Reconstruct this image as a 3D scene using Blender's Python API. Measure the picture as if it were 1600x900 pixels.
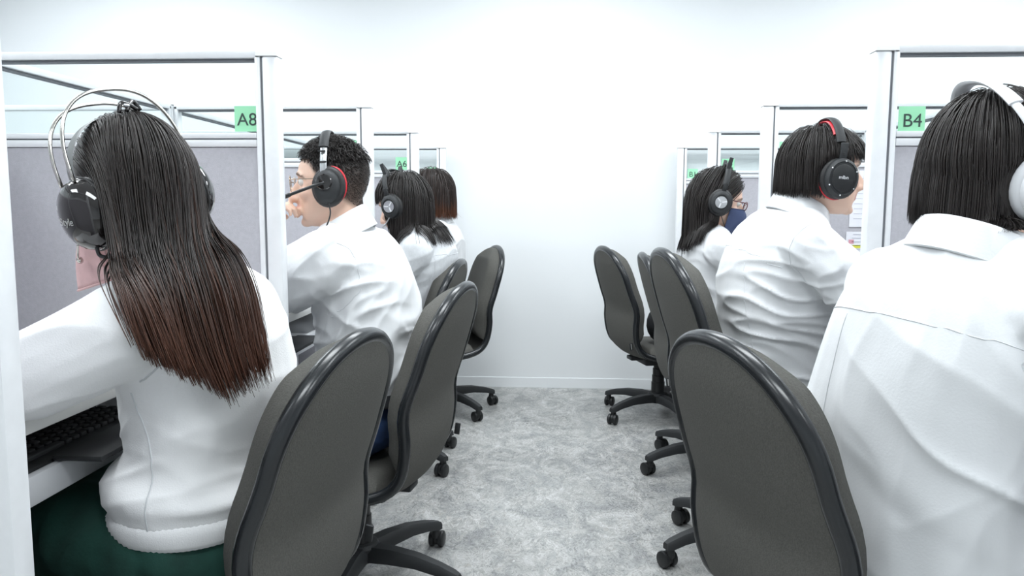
import bpy, bmesh, math, random
import numpy as np
from mathutils import Vector, Matrix, noise
from mathutils.bvhtree import BVHTree
random.seed(7)
R = math.radians
SC = bpy.context.scene
for o in list(bpy.data.objects):
    bpy.data.objects.remove(o)
COL = SC.collection

# ------------------------------------------------------------------ camera
EYE = 1.055
cam_d = bpy.data.cameras.new('camera'); cam_d.sensor_width = 36.0; cam_d.lens = 36.0 * 1200.0 / 1600.0
cam_d.clip_start = 0.02
cam = bpy.data.objects.new('camera', cam_d); COL.objects.link(cam)
v = Vector(((868 - 800) / 1200, -(325 - 450) / 1200, -1.0)).normalized()      # aisle direction seen from the camera
u = Vector((math.sin(R(0.5)), math.cos(R(0.5)), 0)); u = (u - v * u.dot(v)).normalized()
M3 = Matrix((v.cross(u), v, u))
cam.matrix_world = Matrix.Translation((0, 0, EYE)) @ M3.to_4x4()
SC.camera = cam

# ------------------------------------------------------------------ world, lamps, exposure
W = bpy.data.worlds.new('world'); SC.world = W; W.use_nodes = True
W.node_tree.nodes['Background'].inputs[0].default_value = (0.9, 0.96, 1, 1)
W.node_tree.nodes['Background'].inputs[1].default_value = 0.4
SC.view_settings.view_transform = 'Standard'; SC.view_settings.look = 'None'
SC.view_settings.gamma = 1.0; SC.view_settings.use_curve_mapping = False
SC.view_settings.exposure = 0.28
LAMP_POWER = 17.0
LAMP_COLOR = (0.915, 0.965, 1.0)

# ------------------------------------------------------------------ materials
def mat(name, color, rough=0.5, metal=0.0, bump=0.0, bscale=200.0, var=0.0, vscale=8.0, **kw):
    m = bpy.data.materials.new(name); m.use_nodes = True
    nt = m.node_tree; b = nt.nodes['Principled BSDF']
    b.inputs['Base Color'].default_value = (*color, 1)
    b.inputs['Roughness'].default_value = rough; b.inputs['Metallic'].default_value = metal
    for k, val in kw.items():
        b.inputs[k].default_value = val
    tc = nt.nodes.new('ShaderNodeTexCoord')
    if var > 0:
        n = nt.nodes.new('ShaderNodeTexNoise'); n.inputs['Scale'].default_value = vscale; n.inputs['Detail'].default_value = 5
        nt.links.new(tc.outputs['Object'], n.inputs['Vector'])
        r = nt.nodes.new('ShaderNodeValToRGB')
        r.color_ramp.elements[0].color = (*[c * (1 - var) for c in color], 1)
        r.color_ramp.elements[1].color = (*[min(1, c * (1 + var)) for c in color], 1)
        r.color_ramp.elements[0].position = 0.3; r.color_ramp.elements[1].position = 0.7
        nt.links.new(n.outputs['Fac'], r.inputs['Fac']); nt.links.new(r.outputs['Color'], b.inputs['Base Color'])
    if bump > 0:
        n2 = nt.nodes.new('ShaderNodeTexNoise'); n2.inputs['Scale'].default_value = bscale; n2.inputs['Detail'].default_value = 3
        nt.links.new(tc.outputs['Object'], n2.inputs['Vector'])
        bp = nt.nodes.new('ShaderNodeBump'); bp.inputs['Strength'].default_value = bump; bp.inputs['Distance'].default_value = 0.002
        nt.links.new(n2.outputs['Fac'], bp.inputs['Height']); nt.links.new(bp.outputs['Normal'], b.inputs['Normal'])
    return m

M = {}
M['wall'] = mat('wall_paint', (0.86, 0.885, 0.90), 0.55, var=0.012, vscale=1.5, bump=0.05, bscale=60)
M['ceiling'] = mat('ceiling_paint', (0.88, 0.89, 0.90), 0.8)
M['alu'] = mat('satin_aluminium', (0.80, 0.815, 0.835), 0.36, 0.12, var=0.03, vscale=30)
M['alu_dark'] = mat('aluminium_groove', (0.16, 0.17, 0.185), 0.5, 0.3)
M['cap'] = mat('white_plastic_cap', (0.86, 0.87, 0.87), 0.4)
M['panel_fabric'] = mat('grey_panel_fabric', (0.42, 0.415, 0.45), 0.9, bump=0.25, bscale=500, var=0.05, vscale=120)
M['tag'] = mat('green_card', (0.38, 0.83, 0.52), 0.5)
M['ink'] = mat('dark_ink', (0.04, 0.07, 0.06), 0.6)
M['desk'] = mat('white_laminate', (0.70, 0.70, 0.68), 0.4, var=0.02)
M['tray'] = mat('light_grey_laminate', (0.62, 0.63, 0.65), 0.45)
M['blackp'] = mat('black_plastic', (0.014, 0.015, 0.016), 0.42, bump=0.06, bscale=300)
M['blackm'] = mat('matt_black_plastic', (0.022, 0.024, 0.026), 0.6, bump=0.1, bscale=400)
M['gloss'] = mat('glossy_black_shell', (0.012, 0.010, 0.010), 0.06, **{'Coat Weight': 0.6, 'Coat Roughness': 0.03})
M['chrome'] = mat('polished_steel_wire', (0.55, 0.53, 0.50), 0.16, 1.0)
M['steel'] = mat('brushed_steel', (0.62, 0.63, 0.64), 0.3, 1.0, bump=0.05, bscale=300)
M['leather'] = mat('grey_leather_strap', (0.20, 0.21, 0.21), 0.42, bump=0.1, bscale=300)
M['cushion'] = mat('black_leatherette', (0.018, 0.018, 0.019), 0.5, bump=0.15, bscale=150)
M['red'] = mat('red_leatherette', (0.62, 0.02, 0.035), 0.42)
M['whitep'] = mat('white_plastic', (0.82, 0.83, 0.85), 0.3)
M['greycush'] = mat('pale_grey_cushion', (0.62, 0.63, 0.65), 0.6)
M['silver'] = mat('silver_print', (0.62, 0.62, 0.60), 0.35, 0.6)
M['trim'] = mat('black_rubber_edging', (0.016, 0.018, 0.020), 0.24, bump=0.03, bscale=60)
M['shirt'] = mat('white_cotton', (0.745, 0.76, 0.775), 0.85, bump=0.12, bscale=260, var=0.012, vscale=20, **{'Sheen Weight': 0.15})
M['linen'] = mat('white_linen', (0.70, 0.72, 0.74), 0.9, bump=0.3, bscale=380, var=0.05, vscale=90)
M['knit'] = mat('white_knit', (0.90, 0.905, 0.91), 0.92, bump=0.25, bscale=420, var=0.012, vscale=14, **{'Sheen Weight': 0.25})
M['jeans'] = mat('blue_denim', (0.035, 0.075, 0.19), 0.85, bump=0.3, bscale=500, var=0.3, vscale=25)
M['jeans_light'] = mat('mid_blue_denim', (0.07, 0.16, 0.34), 0.85, bump=0.3, bscale=500, var=0.35, vscale=25)
M['green_cloth'] = mat('dark_green_cloth', (0.008, 0.050, 0.038), 0.85, bump=0.2, bscale=200, var=0.3, vscale=12)
M['black_cloth'] = mat('black_cloth', (0.012, 0.013, 0.016), 0.9, bump=0.2, bscale=200)
M['shoe'] = mat('dark_shoe', (0.03, 0.03, 0.035), 0.5)
M['pink'] = mat('pink_mask_cloth', (0.64, 0.42, 0.42), 0.85, bump=0.15, bscale=300, var=0.06, vscale=40)
M['navy'] = mat('navy_mask_cloth', (0.055, 0.075, 0.155), 0.85, bump=0.15, bscale=300)
M['maroon'] = mat('maroon_frame', (0.10, 0.015, 0.025), 0.3)
M['gold'] = mat('thin_metal_frame', (0.45, 0.36, 0.28), 0.25, 0.9)
M['eye'] = mat('eye_white', (0.75, 0.73, 0.70), 0.15)
M['iris'] = mat('dark_iris', (0.02, 0.012, 0.01), 0.1)
M['paper'] = mat('white_paper', (0.80, 0.81, 0.86), 0.8)
M['lines'] = mat('faint_print', (0.48, 0.50, 0.58), 0.8)
M['yellow'] = mat('yellow_marker', (0.78, 0.78, 0.10), 0.8)
M['rose'] = mat('pink_print', (0.70, 0.36, 0.42), 0.8)
M['screen'] = mat('dark_screen', (0.015, 0.017, 0.02), 0.15)
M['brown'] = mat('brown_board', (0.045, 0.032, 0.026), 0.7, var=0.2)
M['button'] = mat('pearl_button', (0.8, 0.8, 0.8), 0.2)
M['thread'] = mat('white_stitching', (0.66, 0.68, 0.70), 0.9)
M['diffuser'] = mat('lamp_diffuser', (0.9, 0.9, 0.9), 0.5, **{'Emission Color': (0.93, 0.985, 1, 1), 'Emission Strength': 3.0})

m = mat('clear_glass', (0.95, 1.0, 0.985), 0.0); M['glass'] = m
nt = m.node_tree
for n in list(nt.nodes):
    if n.type != 'OUTPUT_MATERIAL': nt.nodes.remove(n)
out = nt.nodes['Material Output']
tr = nt.nodes.new('ShaderNodeBsdfTransparent'); tr.inputs[0].default_value = (0.978, 0.992, 0.99, 1)
gl = nt.nodes.new('ShaderNodeBsdfGlossy'); gl.inputs['Roughness'].default_value = 0.02
lw = nt.nodes.new('ShaderNodeLayerWeight'); lw.inputs['Blend'].default_value = 0.5
pwn = nt.nodes.new('ShaderNodeMath'); pwn.operation = 'POWER'; pwn.inputs[1].default_value = 5.0; nt.links.new(lw.outputs['Facing'], pwn.inputs[0])
fr = nt.nodes.new('ShaderNodeMath'); fr.operation = 'MULTIPLY_ADD'; fr.inputs[1].default_value = 0.5; fr.inputs[2].default_value = 0.03; nt.links.new(pwn.outputs[0], fr.inputs[0])
mx = nt.nodes.new('ShaderNodeMixShader')
nt.links.new(fr.outputs[0], mx.inputs[0]); nt.links.new(tr.outputs[0], mx.inputs[1]); nt.links.new(gl.outputs[0], mx.inputs[2])
nt.links.new(mx.outputs[0], out.inputs['Surface'])

# mottled vinyl floor
m = mat('mottled_vinyl', (0.4, 0.4, 0.4), 0.42); M['floor'] = m
nt = m.node_tree; b = nt.nodes['Principled BSDF']
tc = nt.nodes.new('ShaderNodeTexCoord')
n1 = nt.nodes.new('ShaderNodeTexNoise'); n1.inputs['Scale'].default_value = 7; n1.inputs['Detail'].default_value = 7; n1.inputs['Roughness'].default_value = 0.65; n1.inputs['Distortion'].default_value = 1.6
n2 = nt.nodes.new('ShaderNodeTexVoronoi'); n2.inputs['Scale'].default_value = 20
n3 = nt.nodes.new('ShaderNodeTexNoise'); n3.inputs['Scale'].default_value = 24; n3.inputs['Detail'].default_value = 5; n3.inputs['Distortion'].default_value = 2.4
n4 = nt.nodes.new('ShaderNodeTexNoise'); n4.inputs['Scale'].default_value = 3.0; n4.inputs['Detail'].default_value = 2
mpf = nt.nodes.new('ShaderNodeMapping'); mpf.inputs['Scale'].default_value = (1.25, 0.8, 1)
nt.links.new(tc.outputs['Object'], mpf.inputs['Vector'])
addv = nt.nodes.new('ShaderNodeMix'); addv.data_type = 'RGBA'; addv.blend_type = 'LINEAR_LIGHT'; addv.inputs[0].default_value = 0.25
nt.links.new(mpf.outputs[0], addv.inputs[6]); nt.links.new(n3.outputs['Color'], addv.inputs[7])
for n in (n1, n3, n4): nt.links.new(mpf.outputs[0], n.inputs['Vector'])
nt.links.new(addv.outputs[2], n2.inputs['Vector'])
r1 = nt.nodes.new('ShaderNodeValToRGB')
for i, (p, c) in enumerate([(0.30, (0.245, 0.25, 0.255)), (0.46, (0.33, 0.335, 0.33)), (0.54, (0.40, 0.40, 0.388)), (0.68, (0.51, 0.51, 0.505))]):
    e = r1.color_ramp.elements[i] if i < 2 else r1.color_ramp.elements.new(p)
    e.position = p; e.color = (*c, 1)
nt.links.new(n1.outputs['Fac'], r1.inputs['Fac'])
mx1 = nt.nodes.new('ShaderNodeMix'); mx1.data_type = 'RGBA'; mx1.blend_type = 'SOFT_LIGHT'; mx1.inputs[0].default_value = 0.75
bw = nt.nodes.new('ShaderNodeRGBToBW'); nt.links.new(n2.outputs['Color'], bw.inputs[0])
nt.links.new(r1.outputs['Color'], mx1.inputs[6]); nt.links.new(bw.outputs[0], mx1.inputs[7])
r3 = nt.nodes.new('ShaderNodeValToRGB'); r3.color_ramp.elements[0].position = 0.58; r3.color_ramp.elements[1].position = 0.72
nt.links.new(n3.outputs['Fac'], r3.inputs['Fac'])
mx2 = nt.nodes.new('ShaderNodeMix'); mx2.data_type = 'RGBA'; mx2.inputs[7].default_value = (0.50, 0.46, 0.41, 1)
sc3 = nt.nodes.new('ShaderNodeMath'); sc3.operation = 'MULTIPLY'; sc3.inputs[1].default_value = 0.35
nt.links.new(r3.outputs['Color'], sc3.inputs[0]); nt.links.new(sc3.outputs[0], mx2.inputs[0]); nt.links.new(mx1.outputs[2], mx2.inputs[6])
nt.links.new(mx2.outputs[2], b.inputs['Base Color'])

# chair cloth: warm grey weave
m = mat('chair_cloth', (0.084, 0.082, 0.074), 0.88, bump=0.55, bscale=420, var=0.16, vscale=260); M['chair_cloth'] = m

def vc_material(name, rough, attr, colors=None, bump=0.0, **kw):
    m = mat(name, (0.5, 0.5, 0.5), rough, **kw)
    nt = m.node_tree; b = nt.nodes['Principled BSDF']
    a = nt.nodes.new('ShaderNodeAttribute'); a.attribute_name = attr
    nt.links.new(a.outputs['Color'], b.inputs['Base Color'])
    return m
M['skin'] = vc_material('skin', 0.5, 'col', **{'Subsurface Weight': 0.12, 'Subsurface Radius': (0.012, 0.005, 0.003), 'Subsurface Scale': 0.5})
M['hair'] = vc_material('hair', 0.42, 'col', **{'Specular IOR Level': 0.45})

# ------------------------------------------------------------------ helpers
def link(o, parent=None):
    COL.objects.link(o)
    if parent is not None: o.parent = parent
    return o
def tag(o, label=None, cat=None, group=None, kind=None):
    if label: o['label'] = label
    if cat: o['category'] = cat
    if group: o['group'] = group
    if kind: o['kind'] = kind
    return o
def empty(name, loc=(0, 0, 0), rz=0, label=None, cat=None, group=None):
    o = bpy.data.objects.new(name, None); o.empty_display_size = 0.05
    o.location = loc; o.rotation_euler = (0, 0, rz); COL.objects.link(o)
    return tag(o, label, cat, group)
KIDS = {}
def copy_tree(o, parent=None):
    c = o.copy(); COL.objects.link(c)
    if parent is not None: c.parent = parent
    for ch in [k for k in bpy.data.objects if k.parent == o]: copy_tree(ch, c)
    return c

class MB:
    def __init__(s): s.v = []; s.f = []
    def add(s, vs, fs):
        k = len(s.v); s.v += [tuple(p) for p in vs]; s.f += [tuple(i + k for i in f) for f in fs]; return s
    def box(s, c, d, bev=0.0, rot=None):
        hx, hy, hz = d[0] / 2, d[1] / 2, d[2] / 2
        bm = bmesh.new(); bmesh.ops.create_cube(bm, size=1)
        for q in bm.verts: q.co = Vector((q.co.x * d[0], q.co.y * d[1], q.co.z * d[2]))
        if bev > 0: bmesh.ops.bevel(bm, geom=list(bm.edges), offset=min(bev, hx * .95, hy * .95, hz * .95), segments=2, profile=0.5, affect='EDGES')
        bm.verts.index_update()
        mt = Matrix.Translation(c) @ (rot.to_4x4() if rot is not None else Matrix.Identity(4))
        s.add([mt @ q.co for q in bm.verts], [[q.index for q in f.verts] for f in bm.faces]); bm.free(); return s
    def rings(s, rings, closed=False, caps=True):
        n = len(rings[0]); k = len(s.v)
        for r in rings: s.v += [tuple(p) for p in r]
        m_ = len(rings)
        for i in range(m_ if closed else m_ - 1):
            a = k + i * n; c = k + ((i + 1) % m_) * n
            for j in range(n): s.f.append((a + j, a + (j + 1) % n, c + (j + 1) % n, c + j))
        if caps and not closed:
            s.f.append(tuple(k + j for j in reversed(range(n)))); s.f.append(tuple(k + (m_ - 1) * n + j for j in range(n)))
        return s
    def tube(s, pts, rad, n=10, closed=False, flat=None, up=None):
        pts = [Vector(p) for p in pts]; m_ = len(pts)
        rad = list(rad) if hasattr(rad, '__len__') else [rad] * m_
        rings = []; ref = None
        for i, p in enumerate(pts):
            if closed: t = pts[(i + 1) % m_] - pts[i - 1]
            else: t = pts[min(i + 1, m_ - 1)] - pts[max(i - 1, 0)]
            t.normalize()
            if up is not None: ref = Vector(up)
            if ref is None: ref = Vector((0, 0, 1)) if abs(t.z) < .9 else Vector((1, 0, 0))
            a = (ref - t * ref.dot(t)).normalized(); b_ = t.cross(a)
            if up is None: ref = a
            fl = flat if flat else (1, 1)
            rings.append([p + (a * math.cos(q) * fl[0] + b_ * math.sin(q) * fl[1]) * rad[i] for q in [2 * math.pi * j / n for j in range(n)]])
        return s.rings(rings, closed)
    def lathe(s, prof, n=24, mt=None, caps=True):
        rings = []
        for r, z in prof:
            rr = [Vector((max(r, 1e-5) * math.cos(2 * math.pi * j / n), max(r, 1e-5) * math.sin(2 * math.pi * j / n), z)) for j in range(n)]
            rings.append([mt @ p for p in rr] if mt is not None else rr)
        return s.rings(rings, False, caps)
    def ball(s, c, r, n=14, m_=9, mt=None):
        c = Vector(c); r = r if hasattr(r, '__len__') else (r, r, r); rings = []
        for i in range(m_):
            a = math.pi * (i + .02) / (m_ - 1 + .04)
            ring = [Vector((r[0] * math.sin(a) * math.cos(2 * math.pi * j / n), r[1] * math.sin(a) * math.sin(2 * math.pi * j / n), -r[2] * math.cos(a))) for j in range(n)]
            rings.append([(mt @ p if mt is not None else p) + c for p in ring])
        return s.rings(rings)
    def mesh(s, name='mesh', smooth=True):
        me = bpy.data.meshes.new(name); me.from_pydata([tuple(p) for p in s.v], [], s.f); me.validate()
        if smooth: me.polygons.foreach_set('use_smooth', [True] * len(me.polygons))
        return me
    def build(s, name, m=None, parent=None, smooth=True, angle=40):
        me = s.mesh(name, smooth)
        bm = bmesh.new(); bm.from_mesh(me); bmesh.ops.recalc_face_normals(bm, faces=bm.faces)
        if smooth and angle:
            for e in bm.edges:
                if len(e.link_faces) == 2 and e.calc_face_angle(0) > R(angle): e.smooth = False
        bm.to_mesh(me); bm.free()
        if m: me.materials.append(m)
        o = bpy.data.objects.new(name, me); return link(o, parent)

def crspline(pts, k=6):
    pts = [np.array(p, float) for p in pts]; out_ = []
    P_ = [2 * pts[0] - pts[1]] + pts + [2 * pts[-1] - pts[-2]]
    for i in range(1, len(P_) - 2):
        for j in range(k):
            t = j / k; a, b_, c, d = P_[i - 1:i + 3]
            out_.append(0.5 * ((2 * b_) + (c - a) * t + (2 * a - 5 * b_ + 4 * c - d) * t * t + (3 * b_ - a - 3 * c + d) * t ** 3))
    out_.append(pts[-1]); return out_

def remesh(mb, voxel, it=4, fac=0.5):
    me = mb.mesh('tmp')
    bm = bmesh.new(); bm.from_mesh(me); bmesh.ops.recalc_face_normals(bm, faces=bm.faces); bm.to_mesh(me); bm.free()
    ob = bpy.data.objects.new('tmp', me); COL.objects.link(ob)
    md = ob.modifiers.new('r', 'REMESH'); md.mode = 'VOXEL'; md.voxel_size = voxel
    ms = ob.modifiers.new('s', 'SMOOTH'); ms.iterations = it; ms.factor = fac
    dg = bpy.context.evaluated_depsgraph_get(); dg.update()
    res = bpy.data.meshes.new_from_object(ob.evaluated_get(dg))
    bpy.data.objects.remove(ob); bpy.data.meshes.remove(me)
    res.polygons.foreach_set('use_smooth', [True] * len(res.polygons))
    return res
def co_of(me):
    a = np.empty(len(me.vertices) * 3); me.vertices.foreach_get('co', a); return a.reshape(-1, 3)
def no_of(me):
    a = np.empty(len(me.vertices) * 3); me.vertices.foreach_get('normal', a); return a.reshape(-1, 3)
def set_co(me, a):
    me.vertices.foreach_set('co', a.ravel()); me.update()
def bvh_of(me):
    return BVHTree.FromPolygons([v_.co[:] for v_ in me.vertices], [p.vertices[:] for p in me.polygons])
def text_mesh(s, size, depth=0.0008, align='CENTER'):
    cu = bpy.data.curves.new('t', 'FONT'); cu.body = s; cu.size = size; cu.extrude = depth; cu.align_x = align; cu.align_y = 'CENTER'
    ob = bpy.data.objects.new('t', cu); COL.objects.link(ob)
    dg = bpy.context.evaluated_depsgraph_get(); dg.update()
    me = bpy.data.meshes.new_from_object(ob.evaluated_get(dg)); bpy.data.objects.remove(ob); bpy.data.curves.remove(cu)
    return me

# ------------------------------------------------------------------ the room
H_P = 1.403                                   # partition height
AY = [0.836, 1.738, 2.620, 3.502, 4.384]      # cross partitions of row A (left) and row B (right)
BY = [0.847, 1.735, 2.623, 3.511, 4.399]
AX0, AX1 = -0.622, -1.327                     # aisle end and spine of row A
BX0, BX1 = 0.677, 1.382
WY = 4.452; CEIL = 2.62; XL, XR, YF = -3.3, 3.4, -2.6
MB().box(((XL + XR) / 2, (YF + WY) / 2, -0.05), (XR - XL + .4, WY - YF + .4, 0.1)).build('floor', M['floor'], smooth=False)['kind'] = 'structure'
MB().box(((XL + XR) / 2, (YF + WY) / 2, CEIL + .05), (XR - XL + .4, WY - YF + .4, 0.1)).build('ceiling', M['ceiling'], smooth=False)['kind'] = 'structure'
MB().box(((XL + XR) / 2, WY + .05, CEIL / 2), (XR - XL + .4, .1, CEIL)).build('wall_back', M['wall'], smooth=False)['kind'] = 'structure'
MB().box(((XL + XR) / 2, YF - .05, CEIL / 2), (XR - XL + .4, .1, CEIL)).build('wall_front', M['wall'], smooth=False)['kind'] = 'structure'
MB().box((XL - .05, (YF + WY) / 2, CEIL / 2), (.1, WY - YF, CEIL)).build('wall_left', M['wall'], smooth=False)['kind'] = 'structure'
MB().box((XR + .05, (YF + WY) / 2, CEIL / 2), (.1, WY - YF, CEIL)).build('wall_right', M['wall'], smooth=False)['kind'] = 'structure'
MB().box(((XL + XR) / 2, WY - .0015, 0.03), (XR - XL, .005, 0.06), .001).build('baseboard_back', M['wall'], smooth=False)['kind'] = 'structure'

def ceiling_light(x, y, k):
    t = empty('ceiling_light', (x, y, CEIL), 0, 'flat white LED panel light set flush in the ceiling', 'ceiling light', 'ceiling panel lights')
    f = MB()
    for (c, d) in (((0, .3, -.008), (1.2, .03, .016)), ((0, -.3, -.008), (1.2, .03, .016)), ((.6, 0, -.008), (.03, .63, .016)), ((-.6, 0, -.008), (.03, .63, .016))): f.box(c, d)
    f.build('frame', M['cap'], t, smooth=False)
    MB().box((0, 0, -.006), (1.17, .57, .006)).build('diffuser', M['diffuser'], t, smooth=False)
    L = bpy.data.lights.new('panel_lamp', 'AREA'); L.shape = 'RECTANGLE'; L.size = 1.15; L.size_y = .55
    L.energy = LAMP_POWER; L.color = LAMP_COLOR; L.spread = R(160)
    o = bpy.data.objects.new('lamp', L); link(o, t); o.location = (0, 0, -.012)
for x in (-2.2, 0.0, 2.2):
    for y in (0.1, 1.75, 3.4): ceiling_light(x, y, 0)

# ------------------------------------------------------------------ partitions
def cross_panel(xa, xb, y, label, th=0.034):
    """glazed cross partition from the aisle end xa to the spine xb (and a post at the aisle end)"""
    s = 1 if xa > 0 else -1                   # +1: panel runs to +x
    t = empty('partition_panel', (xa, y, 0), 0, label, 'partition')
    L = abs(xb - xa); X = lambda d: s * d
    pw = 0.036
    po = MB(); po.box((X(pw / 2), 0, (H_P - .012) / 2), (pw, pw, H_P - .012), .006)
    po.build('post', M['alu'], t)
    gr = MB(); gr.box((X(pw + .0015), 0, (H_P - .014) / 2), (.004, pw * .8, H_P - .014)); gr.build('post_groove', M['alu_dark'], t, smooth=False)
    cp = MB(); cp.rings([[Vector((X(a), b_, z)) for a, b_ in ((0.0 + i_, -.021 + i_), (pw + .012, -.021 + i_), (pw + .012, .021 - i_), (0.0 + i_, .021 - i_))]
                         for z, i_ in ((H_P - .013, 0), (H_P - .004, .001), (H_P + .006, .008))])
    cp.build('post_cap', M['cap'], t, smooth=False)
    a, b_ = pw + .0035, L - .021
    m_ = (a + b_) / 2; w = b_ - a
    MB().box((X(a + .0065), 0, H_P / 2 + .02), (.013, th, H_P - .05), .003).build('stile', M['alu'], t)
    MB().box((X(b_ - .0065), 0, H_P / 2 + .02), (.013, th, H_P - .05), .003).build('stile', M['alu'], t)
    MB().box((X(m_), 0, H_P - .0085), (w, th, .017), .002).build('top_rail', M['alu'], t)
    MB().box((X(m_), 0, H_P - .0205), (w - .026, th * .55, .005)).build('glazing_bead', M['alu_dark'], t, smooth=False)
    MB().box((X(m_), 0, 1.303), (w - .02, .005, .168)).build('glass_pane', M['glass'], t, smooth=False)
    MB().box((X(m_), 0, 1.2155), (w - .026, th, .012), .002).build('middle_rail', M['alu'], t)
    MB().box((X(m_), 0, 1.2085), (w - .026, th * .8, .003)).build('rail_groove', M['alu_dark'], t, smooth=False)
    MB().box((X(m_), 0, 1.1985), (w - .026, th, .016), .002).build('middle_rail', M['alu'], t)
    MB().box((X(m_), 0, .64), (w - .024, th * .8, 1.10), .003).build('fabric_panel', M['panel_fabric'], t)
    MB().box((X(m_), 0, .045), (w, th, .09), .003).build('kick_rail', M['alu'], t)
    return t

def spine_panel(x, ya, yb, label):
    t = empty('spine_panel', (x, (ya + yb) / 2, 0), 0, label, 'partition')
    w = yb - ya - .044; th = .034
    for sgn in (-1, 1): MB().box((0, sgn * (w / 2 - .0065), H_P / 2 + .02), (th, .013, H_P - .05), .003).build('stile', M['alu'], t)
    MB().box((0, 0, H_P - .0085), (th, w, .017), .002).build('top_rail', M['alu'], t)
    MB().box((0, 0, H_P - .0205), (th * .55, w - .026, .005)).build('glazing_bead', M['alu_dark'], t, smooth=False)
    MB().box((0, 0, 1.303), (.005, w - .02, .168)).build('glass_pane', M['glass'], t, smooth=False)
    MB().box((0, 0, 1.2065), (th, w - .026, .03), .002).build('middle_rail', M['alu'], t)
    MB().box((0, 0, .64), (th * .8, w - .024, 1.10), .003).build('fabric_panel', M['panel_fabric'], t)
    MB().box((0, 0, .045), (th, w, .09), .003).build('kick_rail', M['alu'], t)

def spine_post(x, y, label):
    t = empty('partition_post', (x, y, 0), 0, label, 'post', 'posts along the partition spines')
    MB().box((0, 0, H_P / 2), (.04, .04, H_P - .004), .006).build('post', M['alu'], t)
    MB().box((0, 0, H_P + .002), (.041, .041, .006), .002).build('post_cap', M['cap'], t)

ALAB = ['aluminium partition end at the left frame edge, nearest the camera', 'glazed grey partition carrying the green A8 tag', 'glazed grey partition behind the man in the red-trimmed headset, carrying the A7 tag',
        'glazed grey partition carrying the green A6 tag', 'glazed grey partition against the far wall carrying the A5 tag']
BLAB = ['glazed partition beside the camera on the right, outside the frame', 'tall glazed partition carrying the green B4 tag', 'glazed grey partition with pinned sheets carrying the B3 tag',
        'glazed grey partition carrying the green B2 tag', 'glazed grey partition against the far wall carrying the B1 tag']
for y, l in zip(AY, ALAB): cross_panel(AX0, AX1, y, l)
for y, l in zip(BY, BLAB): cross_panel(BX0, BX1, y, l)
ON = ['first', 'second', 'third', 'last']
for i in range(4):
    spine_panel(AX1, AY[i], AY[i + 1], 'glazed panel closing the back of the %s booth in the left row' % ('A8 A7 A6 A5'.split()[i]))
    spine_panel(BX1, BY[i], BY[i + 1], 'glazed panel closing the back of the %s booth in the right row' % ('B4 B3 B2 B1'.split()[i]))
for i in range(5):
    spine_post(AX1, AY[i], 'aluminium post at the back of the left row, ' + ('nearest the camera', 'between booths A8 and A7', 'between booths A7 and A6', 'between booths A6 and A5', 'against the far wall')[i])
    spine_post(BX1, BY[i], 'aluminium post at the back of the right row, ' + ('nearest the camera', 'between booths B4 and B3', 'between booths B3 and B2', 'between booths B2 and B1', 'against the far wall')[i])
# the booths that back on to row A and row B, seen through the glass
def back_panel(xa, xb, y, label):
    t = empty('partition_panel', (xa, y, 0), 0, label, 'partition'); s = 1 if xb > xa else -1
    L = abs(xb - xa) - .02; m_ = s * (L / 2 + .021); th = .034
    MB().box((m_, 0, H_P - .0085), (L, th, .017), .002).build('top_rail', M['alu'], t)
    MB().box((m_, 0, 1.303), (L, .005, .168)).build('glass_pane', M['glass'], t, smooth=False)
    MB().box((m_, 0, 1.2065), (L, th, .03), .002).build('middle_rail', M['alu'], t)
    MB().box((m_, 0, .64), (L, th * .8, 1.10), .003).build('fabric_panel', M['panel_fabric'], t)
    MB().box((m_, 0, .045), (L, th, .09), .003).build('kick_rail', M['alu'], t)
    MB().box((s * (L + .04), 0, H_P / 2), (.04, .04, H_P), .006).build('post', M['alu'], t)
for i in range(1, 5):
    back_panel(AX1, AX1 - .72, AY[i], 'glazed partition beyond the back of the left row, level with the %s tag' % ('A8 A7 A6 A5'.split()[i - 1]))
    back_panel(BX1, BX1 + .72, BY[i], 'glazed partition beyond the back of the right row, level with the %s tag' % ('B4 B3 B2 B1'.split()[i - 1]))

# seat number tags
def seat_tag(txt, x, y, z, w=.056, h=.057):
    t = empty('seat_tag', (x, y - .0045, z), 0, 'green square seat tag reading %s on the partition glass' % txt, 'tag', 'green seat number tags')
    MB().box((0, 0, 0), (w, .002, h), .0004).build('card', M['tag'], t, smooth=False)
    me = text_mesh(txt, .040, .0003); me.materials.append(M['ink'])
    o = link(bpy.data.objects.new('lettering', me), t); o.rotation_euler = (R(90), 0, 0); o.location = (.001, -.0015, -.003)
for i, n in enumerate(('A8', 'A7', 'A6', 'A5')): seat_tag(n, AX0 - .047 - .028 - .003, AY[i + 1], 1.254)
for i, n in enumerate(('B4', 'B3', 'B2', 'B1')): seat_tag(n, BX0 + .060 + .026 + .002, BY[i + 1], 1.2465)

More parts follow.
